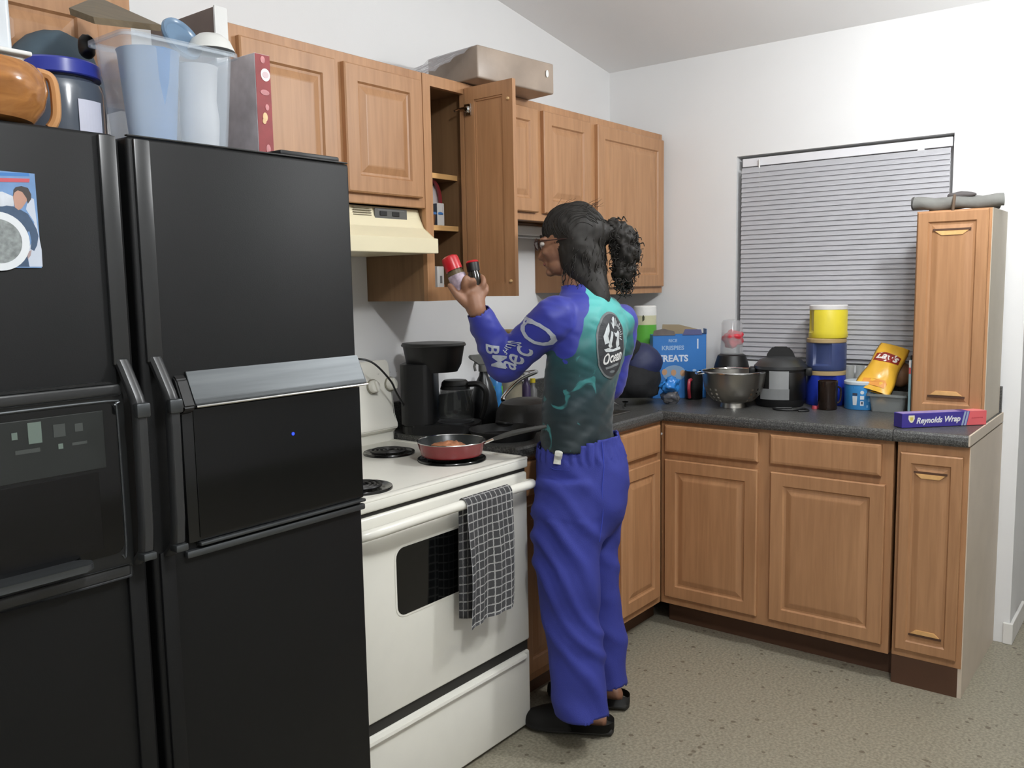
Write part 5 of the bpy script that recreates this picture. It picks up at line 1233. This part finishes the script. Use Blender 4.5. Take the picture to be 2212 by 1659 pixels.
m2 = nn('ShaderNodeMix', data_type='RGBA'); lk.new(gt0.outputs[0], m2.inputs[0]); lk.new(m1.outputs[2], m2.inputs[6]); m2.inputs[7].default_value = lin((44, 52, 150))
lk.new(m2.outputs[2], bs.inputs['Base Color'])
bs.inputs['Sheen Weight'].default_value = .15
off = OFF[per.name]
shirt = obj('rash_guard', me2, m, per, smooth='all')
me_w = me2.copy(); me_w.transform(Matrix.Translation(off)); bmw = bmesh.new(); bmw.from_mesh(me_w); bvh = BVHTree.FromBMesh(bmw)
def decal(b, M, depth=.25, lift=.0016):
    """lay a flat mesh (x right, y up) on the shirt along M's -z"""
    bmesh.ops.triangulate(b, faces=b.faces[:]); dirv = -(M.to_3x3() @ V((0, 0, 1))).normalized(); bad = []
    for v in b.verts:
        z0_ = v.co.z; o_ = M @ V((v.co.x, v.co.y, depth)); h = bvh.ray_cast(o_, dirv, depth*2.2)
        if h[0] is None: bad.append(v); continue
        nq = h[1] if h[1].dot(dirv) < 0 else -h[1]
        v.co = h[0]+nq*(lift+z0_)
    if bad: bmesh.ops.delete(b, geom=bad, context='VERTS')
    return b
def dense(b, cuts=2):
    bmesh.ops.triangulate(b, faces=b.faces[:]); 
    for _ in range(cuts): bmesh.ops.subdivide_edges(b, edges=[e_ for e_ in b.edges if e_.calc_length() > .008], cuts=1); bmesh.ops.triangulate(b, faces=b.faces[:])
    return b
# --- badge on the back
bkc = dp(1321, 742, 0); Bn = (-Fd+Ld*.0).normalized()
orig = shC-Fd*.10; orig = V((orig.x, orig.y, dp(1321, 742, 0).z))+Ld*.040
MB = frame_mtx(orig, -Ld, UP)
if (MB.to_3x3() @ V((0, 0, 1))).dot(-Fd) < 0: MB = frame_mtx(orig, Ld, UP)
BGR = mat('badge_grey', (104, 110, 112), .6); BDK = mat('badge_dark', (52, 54, 58), .6, var=.2, nscale=60); BLT = mat('badge_light', (196, 202, 204), .6, var=.15, nscale=80)
def deco(b, name, m_, lift=.0016, M=MB, par=shirt, dn=2): return obj(name, decal(dense(b, dn), M, lift=lift), m_, par)
RX, RY = .076, .104
deco(disc_bm(RX, RY, 40, 0, .0003), 'back_badge', BGR, .0014, dn=3); deco(disc_bm(RX*.92, RY*.93, 40, 0, .0002), 'badge_field', BDK, .0022, dn=3)
for i in range(13):   # sun rays
    a = math.radians(-20+i*11.5); rr = .030; 
    c0 = V((.014, .030, 0)); p0_ = c0+V((math.cos(a), math.sin(a), 0))*rr; L1 = .018+.006*(i % 2)
    d_ = V((math.cos(a), math.sin(a), 0)); n_ = V((-d_.y, d_.x, 0))*.0018
    p1_ = p0_+d_*L1
    if (p1_.x/RX)**2+(p1_.y/RY)**2 > .8: p1_ = p0_+d_*L1*.45
    deco(flat_bm([p0_-n_, p1_-n_*.5, p1_+n_*.5, p0_+n_], .0002), 'badge_ray', BLT, .0028, dn=1)
for pts in ([(-.045, .005), (-.05, .03), (-.035, .055), (-.02, .07), (-.022, .045), (-.03, .03), (-.025, .01)], [(-.03, .0), (-.012, .045), (-.004, .04), (-.012, .005), (-.004, -.005), (-.02, -.008)], [(.0, .04), (.012, .036), (.03, .045), (.038, .035), (.036, .0), (.022, -.012), (.014, .01), (.018, .025), (.005, .028)], [(-.005, .06), (.003, .085), (.012, .088), (.010, .06), (.004, .05)], [(-.048, -.01), (-.03, -.006), (.0, -.012), (.04, -.006), (.045, -.014), (.0, -.020), (-.04, -.018)]):
    deco(flat_bm(pts, .0002), 'badge_motif', BLT, .0027)
b = text_bm('Ocean', .046, .35, .0002, .86, .0009); deco(placed(b, Matrix.Translation((0, -.038, 0)) @ Matrix.Rotation(.12, 4, 'Z')), 'badge_lettering', WHT, .0031, dn=0)
deco(flat_bm([(-.034, -.066), (.036, -.056), (.034, -.064), (-.03, -.073)], .0002), 'badge_band', mat('badge_band', (120, 124, 126), .6), .0028); deco(disc_bm(.014, .004, 12, 0, .0002), 'badge_small_print', BGR, .0028, M=MB @ Matrix.Translation((0, -.082, 0)))
# --- lettering down the left sleeve
SLV = mat('sleeve_print', (176, 182, 194), .6, var=.1, nscale=60)
def sleeve(s, size, a, c, t, side, M_rot=0, shear=.2, sxx=1., bold=.001):
    """letter s on the arm segment a-c at fraction t, seen from her left side / behind"""
    ax = (c-a).normalized(); pos = a+(c-a)*t; out = (-IA+IR*side).normalized(); out = (out-ax*out.dot(ax)).normalized()
    up = ax.cross(out) if ax.cross(out).z > 0 else -ax.cross(out)
    M = frame_mtx(pos, up.cross(out), up)
    b = text_bm(s, size, shear, .0002, sxx, bold); b.transform(Matrix.Rotation(M_rot, 4, 'Z'))
    deco(b, 'sleeve_lettering', SLV, .0018, M, dn=1)
sleeve('O', .175, shL, elL, .20, 0, .45, .1, .52, .0014); sleeve('c', .105, shL, elL, .55, 0, .55, .2, .68, .001); sleeve('e', .100, shL, elL, .72, 0, .5, .2, .70, .001); sleeve('a', .085, shL, elL, .85, 0, .6, .2, .75, .001)
sleeve('M', .064, elL, wrL, .22, -.15, -.5, 0, 1.0, .001); sleeve('B', .056, elL, wrL, .46, -.15, -.4, .2, 1.0, .001); sleeve('surf', .024, elL, wrL, .36, .95, -1.1, .2, 1.0, 0)

# --- trousers
def R2(u, v_, dd, wi, wa): return (dp(u, v_, dd), IR*wi, IA*wa, 2.15)
PX = 1/700
pel = [R2(1247, 915, 0, .120, .124), R2(1248, 948, 0, .126, .130), R2(1252, 968, 0, .133, .132), R2(1256, 1000, 0, .143, .130), R2(1258, 1040, 0, .146, .136), R2(1256, 1080, .0, .142, .136), R2(1250, 1120, 0, .130, .130), R2(1247, 1150, 0, .11, .12)]
b = loft(pel, 36)
lg = [R2(1232, 1030, -.055, .100, .10), R2(1226, 1100, -.065, .108, .098), R2(1224, 1180, -.075, .104, .090), R2(1226, 1260, -.082, .094, .084), R2(1234, 1340, -.088, .086, .080), R2(1244, 1420, -.092, .083, .082), R2(1253, 1490, -.096, .082, .084), R2(1257, 1562, -.10, .081, .086)]
loft(lg, 30, True, b)
rg_ = [R2(1290, 1040, .060, .098, .10), R2(1284, 1110, .068, .094, .096), R2(1284, 1180, .078, .076, .086), R2(1292, 1260, .088, .068, .080), R2(1300, 1340, .094, .069, .078), R2(1308, 1410, .098, .068, .078), R2(1312, 1486, .102, .064, .078)]
loft(rg_, 30, True, b)
me = remesh(b, .0075, 6)
P = meshpts(me); N = meshnrm(me); out = P.copy()
hL_, hR_ = dp(1257, 1536, -.10).z, dp(1312, 1464, .102).z
knee = [dp(1226, 1255, -.08), dp(1292, 1255, .088)]
for i in range(len(P)):
    p = V(P[i]); u_ = (p-P0).dot(IR); w2 = (p-P0).dot(IA); z = p.z
    # drag folds run from the seat down and across to the knee
    k = math.sin((z*1.0+u_*1.35+.10*noise.noise(p*5))*48+noise.noise(V((u_*6, w2*6, z*3)))*3.2)
    k = (k*.5+.5)**2
    g = .30+.70*max(0, noise.noise(V((u_*4+3, w2*4, z*2.4+5)))+.45)
    lowz = 1 if z < .72 else .45
    o_ = N[i]*(.0155*(k-.35)*g*lowz)
    o_ = o_+N[i]*(.010*noise.noise(V((u_*7, w2*7+9, z*9))))
    # waistband gathers
    if z > dp(1250, 985).z:
        th_a = math.atan2(w2, u_+.0); o_ = o_+N[i]*.0035*math.sin(th_a*34+math.sin(z*50))
    out[i] += o_
setpts(me, out)
b = bmesh.new(); b.from_mesh(me)
dl = [v for v in b.verts if (v.co.z < hL_+.004*math.sin(v.co.x*60)) or (v.co.z < hR_ and (v.co-P0).dot(IA) > .018) or v.co.z > dp(1250, 943).z+.15*(v.co-P0).dot(IR)+.002*math.sin(v.co.dot(Ld)*60)]
bmesh.ops.delete(b, geom=dl, context='VERTS'); bmesh.ops.solidify(b, geom=b.faces[:], thickness=-.003)
me2 = bpy.data.meshes.new('trousers'); b.to_mesh(me2); b.free()
GI = mat('cotton_royal_blue', (46, 54, 138), .8, var=.07, nscale=9, bump=.3, bscale=500)
pants = obj('trousers', me2, GI, per, smooth='all')
me_p = me2.copy(); me_p.transform(Matrix.Translation(off)); bmp = bmesh.new(); bmp.from_mesh(me_p); bvp = BVHTree.FromBMesh(bmp)
def onp(u, v_, lift=.002, tree=None):
    d_ = ray(u, v_); d_.normalize(); h = (tree or bvp).ray_cast(CAM, d_, 6)
    if h[0] is None: return dp(u, v_, -.1)
    n_ = h[1] if h[1].dot(d_) < 0 else -h[1]; return h[0]+n_*lift
def ribbon(pts, wid, tree, name, m_, par, lift=.003):
    b = bmesh.new(); q = [onp(u, v_, lift, tree) for u, v_ in pts]; tube(smoothpts(q, 4), wid, 8, bm=b, flat=.35); return obj(name, b, m_, par, smooth=True)
ribbon([(1206, 958), (1207, 975), (1205, 992), (1204, 1003)], .012, bvp, 'waist_tab', mat('off_white_tab', (206, 206, 196), .8, bump=.3), pants, .003)
SEAM = mat('seam_thread', (62, 76, 180), .8)
ribbon([(1300, 955), (1304, 1010), (1300, 1060), (1302, 1110), (1294, 1170)], .0022, bvp, 'back_seam', SEAM, pants, .001)
ribbon([(1190, 1010), (1200, 1014), (1230, 1016)], .0016, bvp, 'pocket_seam', SEAM, pants, .001)

# --- head, neck, hands, feet: one body mesh
Hf = V((-.388, .915, -.10)).normalized(); Hs = UP.cross(Hf).normalized(); Hu = Hf.cross(Hs).normalized()
if Hu.z < 0: Hu = -Hu
Hc_ = dp(1236, 520, .01)
def H(f_, s_, u_): return Hc_+Hf*f_+Hs*s_+Hu*u_
AX = (Hf, Hs, Hu)
b = bmesh.new()
ell(H(0, 0, .005), .092, .074, .098, AX, b)                       # cranium
ell(H(.052, 0, -.020), .046, .058, .058, AX, b)                   # face
ell(H(.045, 0, -.070), .045, .046, .038, AX, b)                   # jaw
ell(H(.082, 0, -.092), .016, .020, .014, AX, b)                   # chin
limb([H(.085, 0, -.004), H(.100, 0, -.026), H(.109, 0, -.041)], [.010, .010, .011], 12, b)   # nose
for s_ in (-1, 1):
    ell(H(.100, s_*.010, -.044), .009, .008, .007, AX, b); ell(H(.074, s_*.034, -.028), .022, .018, .016, AX, b); ell(H(.083, s_*.032, .014), .016, .020, .008, AX, b)
ell(H(.091, 0, -.060), .010, .021, .0055, AX, b); ell(H(.089, 0, -.070), .010, .018, .006, AX, b)
for s_ in (-1, 1):
    ell(H(-.004, s_*.076, -.018), .016, .006, .027, AX, b)        # ears
nb_ = dp(1262, 650, 0)
limb([H(-.012, 0, -.06), dp(1250, 618, 0), nb_], [.050, .052, .060], 20, b)
torso(-.014, b)
limb([shL-Ld*.03, shL, (shL+elL)/2, elL], [.05, .052, .046, .040], 16, b); limb([elL, elL*.55+wrL*.45, wrL], [.040, .038, .026], 16, b)
limb([shR+Ld*.03, shR, (shR+elR)/2, elR], [.048, .048, .042, .036], 16, b); limb([elR, (elR+wrR)/2, wrR], [.036, .032, .024], 16, b)
def inner(rows, d): return [(c, a1*((a1.length-d)/a1.length), a2*((a2.length-d)/a2.length), 2) for c, a1, a2, _ in rows]
loft(inner(pel, .022), 30, True, b)
hipL, hipR = dp(1236, 1040, -.055), dp(1288, 1050, .06)
anL, anR = V((-1.538, -.845, .085)), V((-1.352, -.795, .085))
limb([hipL, dp(1232, 1255, -.08), (dp(1232, 1255, -.08)+anL)/2+Fd*-.015, anL], [.080, .056, .050, .034], 18, b)
limb([hipR, dp(1294, 1255, .088), (dp(1294, 1255, .088)+anR)/2+Fd*-.015, anR], [.078, .050, .046, .033], 18, b)
def foot(an, yaw, b):
    d_ = Matrix.Rotation(yaw, 3, 'Z') @ Fd; sd = Matrix.Rotation(yaw, 3, 'Z') @ Ld
    g = V((an.x, an.y, 0))
    loft([(g-d_*.062+UP*.040, sd*.014, UP*.012), (g-d_*.052+UP*.044, sd*.028, UP*.024), (g-d_*.02+UP*.050, sd*.033, UP*.030), (g+d_*.03+UP*.050, sd*.035, UP*.032), (g+d_*.09+UP*.042, sd*.040, UP*.022), (g+d_*.13+UP*.036, sd*.040, UP*.015), (g+d_*.16+UP*.034, sd*.028, UP*.010)], 20, True, b)
    limb([an+UP*.05, an, g+UP*.055-d_*.008], [.034, .034, .034], 16, b)
    for k in range(5): limb([g+d_*.13+sd*(.030-.015*k)+UP*.034, g+d_*(.172-.008*k)+sd*(.030-.0155*k)+UP*.031], [.010, .0085 if k else .011], 8, b)
yl, yr = math.radians(22), math.radians(12)
foot(anL, yl, b); foot(anR, yr, b)
# left hand round two spice bottles: explicit palm and fingers
hb0 = wrL; HD = -.105
pk = lambda u, v_, d_=0: dp(u, v_, HD+d_)
loft([(pk(1030, 676, 0), IR*.030, IA*.022), (pk(1026, 660, 0), IR*.033, IA*.022), (pk(1020, 642, 0), IR*.040, IA*.022), (pk(1017, 626, .002), IR*.041, IA*.020), (pk(1020, 616, .004), IR*.036, IA*.016)], 20, True, b)
limb([wrL, pk(1029, 668), pk(1022, 645)], [.028, .030, .028], 16, b)
# thumb leaves the side of the palm near its base
limb([pk(1008, 655, -.006), pk(990, 640, -.018), pk(979, 626, -.022), pk(972, 617, -.018)], [.017, .013, .0105, .0090], 12, b)
# index between the bottles, knuckle raised
limb([pk(1004, 628, -.008), pk(1003, 612, -.032), pk(1007, 600, -.034), pk(1011, 604, -.020)], [.0125, .0105, .0092, .0080], 12, b)
limb([pk(1014, 624, .000), pk(1017, 611, -.026), pk(1022, 605, -.030), pk(1025, 612, -.018)], [.0120, .0098, .0090, .0078], 12, b)
# ring and little finger behind / right of the dark bottle
limb([pk(1036, 630, .004), pk(1044, 614, -.004), pk(1043, 601, .004), pk(1036, 596, .016)], [.0115, .0098, .0090, .0078], 12, b)
limb([pk(1040, 642, .004), pk(1050, 630, .004), pk(1050, 618, .014), pk(1044, 612, .024)], [.0105, .0088, .0080, .0070], 12, b)
# right hand resting forward on the counter edge
hr = wrR; dr_ = (wrR-elR).normalized()
loft([(hr, UP*.022, dr_.cross(UP).normalized()*.016), (hr+dr_*.035, UP*.034, dr_.cross(UP).normalized()*.015), (hr+dr_*.075, UP*.036, dr_.cross(UP).normalized()*.013)], 16, True, b)
for k in range(4):
    s0 = hr+dr_*.072+UP*(.026-.0175*k); limb([s0, s0+dr_*.035-UP*.002, s0+dr_*(.055-.004*abs(k-1))-UP*.016], [.0095, .0085, .0072], 10, b)
limb([hr+dr_*.02+UP*.024, hr+dr_*.05+UP*.048, hr+dr_*.075+UP*.050], [.012, .010, .0085], 10, b)
me = remesh(b, .0042, 3, .45)
SKIN = mat('skin', (150, 108, 84), .5, var=.07, nscale=8, bump=.12, bscale=90, sss=.06)
body = obj('body', me, SKIN, per, smooth='all')
# eyes
for s_ in (-1, 1):
    o = obj('eye', ell(H(.0905, s_*.031, .000), .009, .011, .008, AX), mat('eye_white', (206, 200, 192), .2), body, smooth='all')
    obj('brow', limb([H(.096, s_*.016, .021), H(.094, s_*.032, .026), H(.082, s_*.048, .022)], [.003, .0035, .002], 8), mat('brow_hair', (34, 28, 25), .8), body, smooth='all')
obj('lips', ell(H(.0955, 0, -.0645), .007, .019, .0060, AX), mat('lips', (132, 78, 70), .4), body, smooth='all')
# glasses
b = bmesh.new(); GM = mat('glasses_frame', (58, 34, 30), .3)
for s_ in (-1, 1):
    pts = [H(.112-.004*abs(math.sin(a)), s_*.033+.024*math.cos(a)*1.0, .000+.0185*math.sin(a)) for a in [2*PI*i/24 for i in range(24)]]
    tube(pts, .0018, 6, bm=b, closed=True)
    tube([H(.110, s_*.058, .008), H(.06, s_*.076, .006), H(.0, s_*.082, .003), H(-.012, s_*.082, -.012)], .0019, 6, bm=b)
tube([H(.113, -.009, .004), H(.116, 0, .007), H(.113, .009, .004)], .0017, 6, bm=b)
g = obj('glasses', b, GM, per, smooth='all')
for s_ in (-1, 1):
    M = Matrix.Translation(H(.1115, s_*.033, 0)) @ Matrix((Hs, Hu, Hf)).transposed().to_4x4()
    obj('lens', placed(disc_bm(.023, .0175, 24, 0, .0008), M), glass('lens_glass', (200, 206, 210), .03, .22), g)

# --- hair
b = bmesh.new()
ell(H(-.016, 0, .020), .097, .086, .100, AX, b); ell(H(.008, 0, .040), .084, .078, .078, AX, b)
for s_ in (-1, 1): ell(H(-.022, s_*.040, -.030), .062, .048, .066, AX, b)
ell(H(-.050, 0, -.045), .055, .066, .070, AX, b)
limb([dp(1256, 560, .0), dp(1268, 592, -.004), dp(1282, 622, -.02), dp(1295, 652, -.045), dp(1304, 684, -.062)], [.078, .066, .050, .032, .013], 18, b)
limb([dp(1282, 512, 0), dp(1300, 505, -.002), dp(1318, 500, 0)], [.044, .034, .036], 16, b)
me = remesh(b, .0065, 5); P = meshpts(me); N = meshnrm(me)
for i in range(len(P)):
    p = V(P[i]); q = p-Hc_; fz_ = q.dot(Hf); uz = q.dot(Hu); sz = q.dot(Hs)
    a = math.atan2(uz, -fz_+.02); k = math.sin((sz*1.0+.012*noise.noise(p*25))*260+a*3)*.5+noise.noise(V((sz*60, a*5, fz_*12)))
    P[i] += N[i]*(.0022*k+.006*noise.noise(p*18))
setpts(me, P)
HM = mat('black_hair', (38, 35, 32), .6, spec=.35, var=.25, nscale=30, stretch=(3, 3, .6))
hair = obj('hair', me, HM, per, smooth='all')
# individual strand tubes over the scalp and curls of the ponytail
rng = random.Random(7); b = bmesh.new()
def strandcurl(p0_, dirn, L_, rad, turns, thick, b, droop=.0):
    ax = dirn.normalized(); a1 = ax.orthogonal().normalized(); a2 = ax.cross(a1); ph = rng.uniform(0, 6.28); pts = []
    n = int(10+turns*9)
    for i in range(n+1):
        t = i/n; c = p0_+ax*L_*t+V((0, 0, -droop*t*t)); rr = rad*(.35+.65*math.sin(min(1, t*1.6)*PI/2))*(1-.3*t)
        pts.append(c+(a1*math.cos(ph+t*turns*6.28)+a2*math.sin(ph+t*turns*6.28))*rr)
    tube(pts, [thick*(1-.55*i/n) for i in range(n+1)], 5, bm=b)
pc_ = [(1305, 498, .0, .030), (1328, 498, 0, .040), (1346, 518, 0, .050), (1350, 550, 0, .050), (1348, 582, 0, .042), (1344, 608, 0, .026)]
core = bmesh.new()
for u, v_, d_, r_ in pc_[:5]: ell(dp(u, v_, d_), r_*.92, r_*.92, r_*.92, None, core)
mec = remesh(core, .006, 4); P = meshpts(mec); N = meshnrm(mec)
for i in range(len(P)): p = V(P[i]); P[i] += N[i]*(.014*noise.noise(p*38)+.008*noise.noise(p*80))
setpts(mec, P); pony = obj('ponytail', mec, HM, per, smooth='all')
for _ in range(300):
    k = rng.randrange(1, 6); u, v_, d_, r_ = pc_[k]; c = dp(u+rng.uniform(-4, 4), v_+rng.uniform(-8, 8), d_)
    th_ = rng.uniform(0, 6.28); zt_ = rng.uniform(-1, 1); q = math.sqrt(1-zt_*zt_); d0 = IR*(q*math.cos(th_))+IA*(q*math.sin(th_))+UP*zt_
    p0_ = c+d0*r_*.74; dirn = d0*.7+IR*.35+UP*rng.uniform(-1.3, .25)+V((rng.uniform(-.4, .4), rng.uniform(-.4, .4), 0))
    strandcurl(p0_, dirn, rng.uniform(.012, .030), rng.uniform(.007, .0125), rng.uniform(.9, 1.7), rng.uniform(.0014, .0030), b, .010)
for (u, v_) in ((1345, 600), (1352, 604), (1338, 606), (1360, 596), (1366, 580), (1372, 560)):
    for _ in range(4): strandcurl(dp(u+rng.uniform(-4, 4), v_-8, rng.uniform(-.015, .015)), V((rng.uniform(-.3, .3), rng.uniform(-.3, .3), -1)), rng.uniform(.03, .055), .007, rng.uniform(1.2, 2.2), .0014, b, 0)
o = obj('curls', b, HM, pony, smooth='all'); o['kind'] = 'stuff'
b = bmesh.new()
bmh = bmesh.new(); bmh.from_mesh(me.copy()); bmh.transform(Matrix.Translation(off)); bvhh = BVHTree.FromBMesh(bmh)
for _ in range(260):   # combed-back locks lying on the scalp
    s0 = rng.uniform(-.085, .085); a0_ = rng.uniform(.1, 1.5); pts = []
    for k in range(11):
        t = k/10; a = a0_+t*rng.uniform(1.0, 1.02)*1.25; dirn = Hf*math.cos(a)+Hu*math.sin(a)*1.0
        s_ = s0*(1-.45*t); o_ = H(-.018, 0, .005)+Hs*s_*1.0
        h = bvhh.ray_cast(o_+(dirn+Hs*(s_*4))*.3, -(dirn+Hs*s_*4).normalized(), .5)
        if h[0] is not None: pts.append(h[0]+(dirn)*.0008)
    if len(pts) > 5: tube(smoothpts(pts, 2), .0013, 4, bm=b)
for _ in range(22):   # flyaways round the crown and nape
    p0_ = H(rng.uniform(-.09, .06), rng.uniform(-.06, .06), .10); h = bvhh.find_nearest(p0_)
    d0 = (h[0]-H(-.02, 0, 0)).normalized(); strandcurl(h[0], d0*.5-Hf*1.0+UP*rng.uniform(-.2, .4), rng.uniform(.02, .05), .003, .7, .0007, b)
nape = [dp(1235, 575, 0), dp(1262, 592, 0), dp(1282, 622, -.02), dp(1295, 652, -.045), dp(1304, 680, -.06), dp(1300, 575, 0), dp(1275, 540, -.03)]
for _ in range(230):
    c = nape[rng.randrange(7)]; d0 = V((rng.gauss(0, 1), rng.gauss(0, 1), rng.gauss(0, .7))).normalized()
    h = bvhh.find_nearest(c+d0*.12)
    if h[0] is None or (h[0]-Hc_).dot(Hf) > .03: continue
    strandcurl(h[0]-d0*.003, UP*-1+d0*.15, rng.uniform(.03, .06), rng.uniform(.003, .0065), rng.uniform(.8, 1.8), rng.uniform(.0012, .0024), b, 0)
o = obj('strands', b, HM, hair, smooth='all'); o['kind'] = 'stuff'

# --- clogs
def clog(an, yaw):
    d_ = Matrix.Rotation(yaw, 3, 'Z') @ Fd; sd = Matrix.Rotation(yaw, 3, 'Z') @ Ld; g = V((an.x, an.y, 0))
    b = bmesh.new(); loft([(g+d_*q+UP*z_, sd*w_, d_*0+UP*h_) for q, z_, w_, h_ in ((-.085, .016, .012, .012), (-.079, .016, .034, .0155), (-.03, .016, .042, .0158), (.04, .016, .044, .0158), (.11, .017, .052, .016), (.165, .018, .046, .016), (.195, .019, .026, .014), (.202, .019, .010, .010))], 24, True, b)
    CL = mat('clog_rubber', (38, 37, 35), .6); s_ = obj('clog', b, CL, per, smooth='all')
    # upper: toe cap and side walls
    b = bmesh.new(); seg = 22; rows = []
    for q, w_, h_ in ((.045, .050, .062), (.075, .055, .064), (.11, .057, .060), (.15, .053, .050), (.185, .038, .038), (.202, .016, .026)):
        rows.append([b.verts.new(g+d_*q+sd*(w_*math.cos(PI*i/seg))+UP*(.022+(h_)*math.sin(PI*i/seg)**.75)) for i in range(seg+1)])
    for A, B in zip(rows[:-1], rows[1:]):
        for i in range(seg): b.faces.new((A[i], A[i+1], B[i+1], B[i]))
    rows = []
    for i in range(25):
        a = PI/2+PI*i/24; wv = .046; rows.append((g+d_*(-.040+.047*math.cos(a)*1.0 if True else 0)+sd*wv*math.sin(a)))
    side = [g+d_*.05+sd*.050]+rows+[g+d_*.05-sd*.050]
    A = [b.verts.new(p+UP*.020) for p in side]; B = [b.verts.new(p+UP*(.046 if 0 < i < len(side)-1 else .052)) for i, p in enumerate(side)]
    for i in range(len(side)-1): b.faces.new((A[i], A[i+1], B[i+1], B[i]))
    bmesh.ops.solidify(b, geom=b.faces[:], thickness=.004); obj('upper', b, CL, s_, smooth='all')
clog(anL, yl); clog(anR, yr)

# --- the two spice bottles held in the left hand
def bottle(name, label, top, bot, r, capm, bodym, caph, labelm, dome=True):
    ax = (top-bot); h = ax.length; z_ = ax.normalized(); x_ = z_.orthogonal().normalized(); M = Matrix((x_, z_.cross(x_), z_)).transposed().to_4x4(); M.translation = bot
    t = thing(name, label, 'bottle', mtx=M)
    obj('bottle_body', lathe([(0, 0), (r*.95, 0), (r, .003), (r, h-caph-.012), (r*.86, h-caph-.002), (r*.86, h-caph+.004), (0, h-caph+.004)], 28), bodym, t, smooth=True)
    if labelm: obj('paper_label', lathe([(r+.0004, .012), (r+.0008, .012), (r+.0008, h-caph-.016), (r+.0004, h-caph-.016), (r+.0004, .012)], 28), labelm, t, smooth=True)
    if dome: obj('cap', lathe([(0, h), (r*.6, h-.001), (r*.93, h-.006), (r*1.0, h-.014), (r*1.0, h-caph), (0, h-caph)], 28), capm, t, smooth=True)
    else: obj('cap', lathe([(0, h-.004), (r*.55, h-.004), (r*.6, h), (r*.98, h), (r, h-.003), (r, h-caph), (0, h-caph)], 28), capm, t, smooth=True)
    return t, M, h
RC_ = mat('cap_red', (196, 34, 44), .3)
t1, M1, h1_ = bottle('spice_jar', 'spice jar with a big red cap, tilted left in the raised hand', pk(969, 553, .012), pk(1003, 637, .012), .0270, RC_, mat('spice_brown', (96, 82, 58), .25), .048, mat('spice_label', (176, 158, 172), .5, var=.35, nscale=70))
t2, M2, h2_ = bottle('spice_jar', 'slim dark spice jar with an open red flip top in the raised hand', pk(1020, 568, .010), pk(1032, 636, .012), .0200, BLKM, mat('spice_dark', (40, 36, 30), .15), .026, None, False)
o = obj('open_flap', lathe([(.006, h2_+.0005), (.0195, h2_+.0005), (.0200, h2_+.003), (.0165, h2_+.007), (.006, h2_+.006), (.006, h2_+.0005)], 24), RC_, t2, smooth=True)
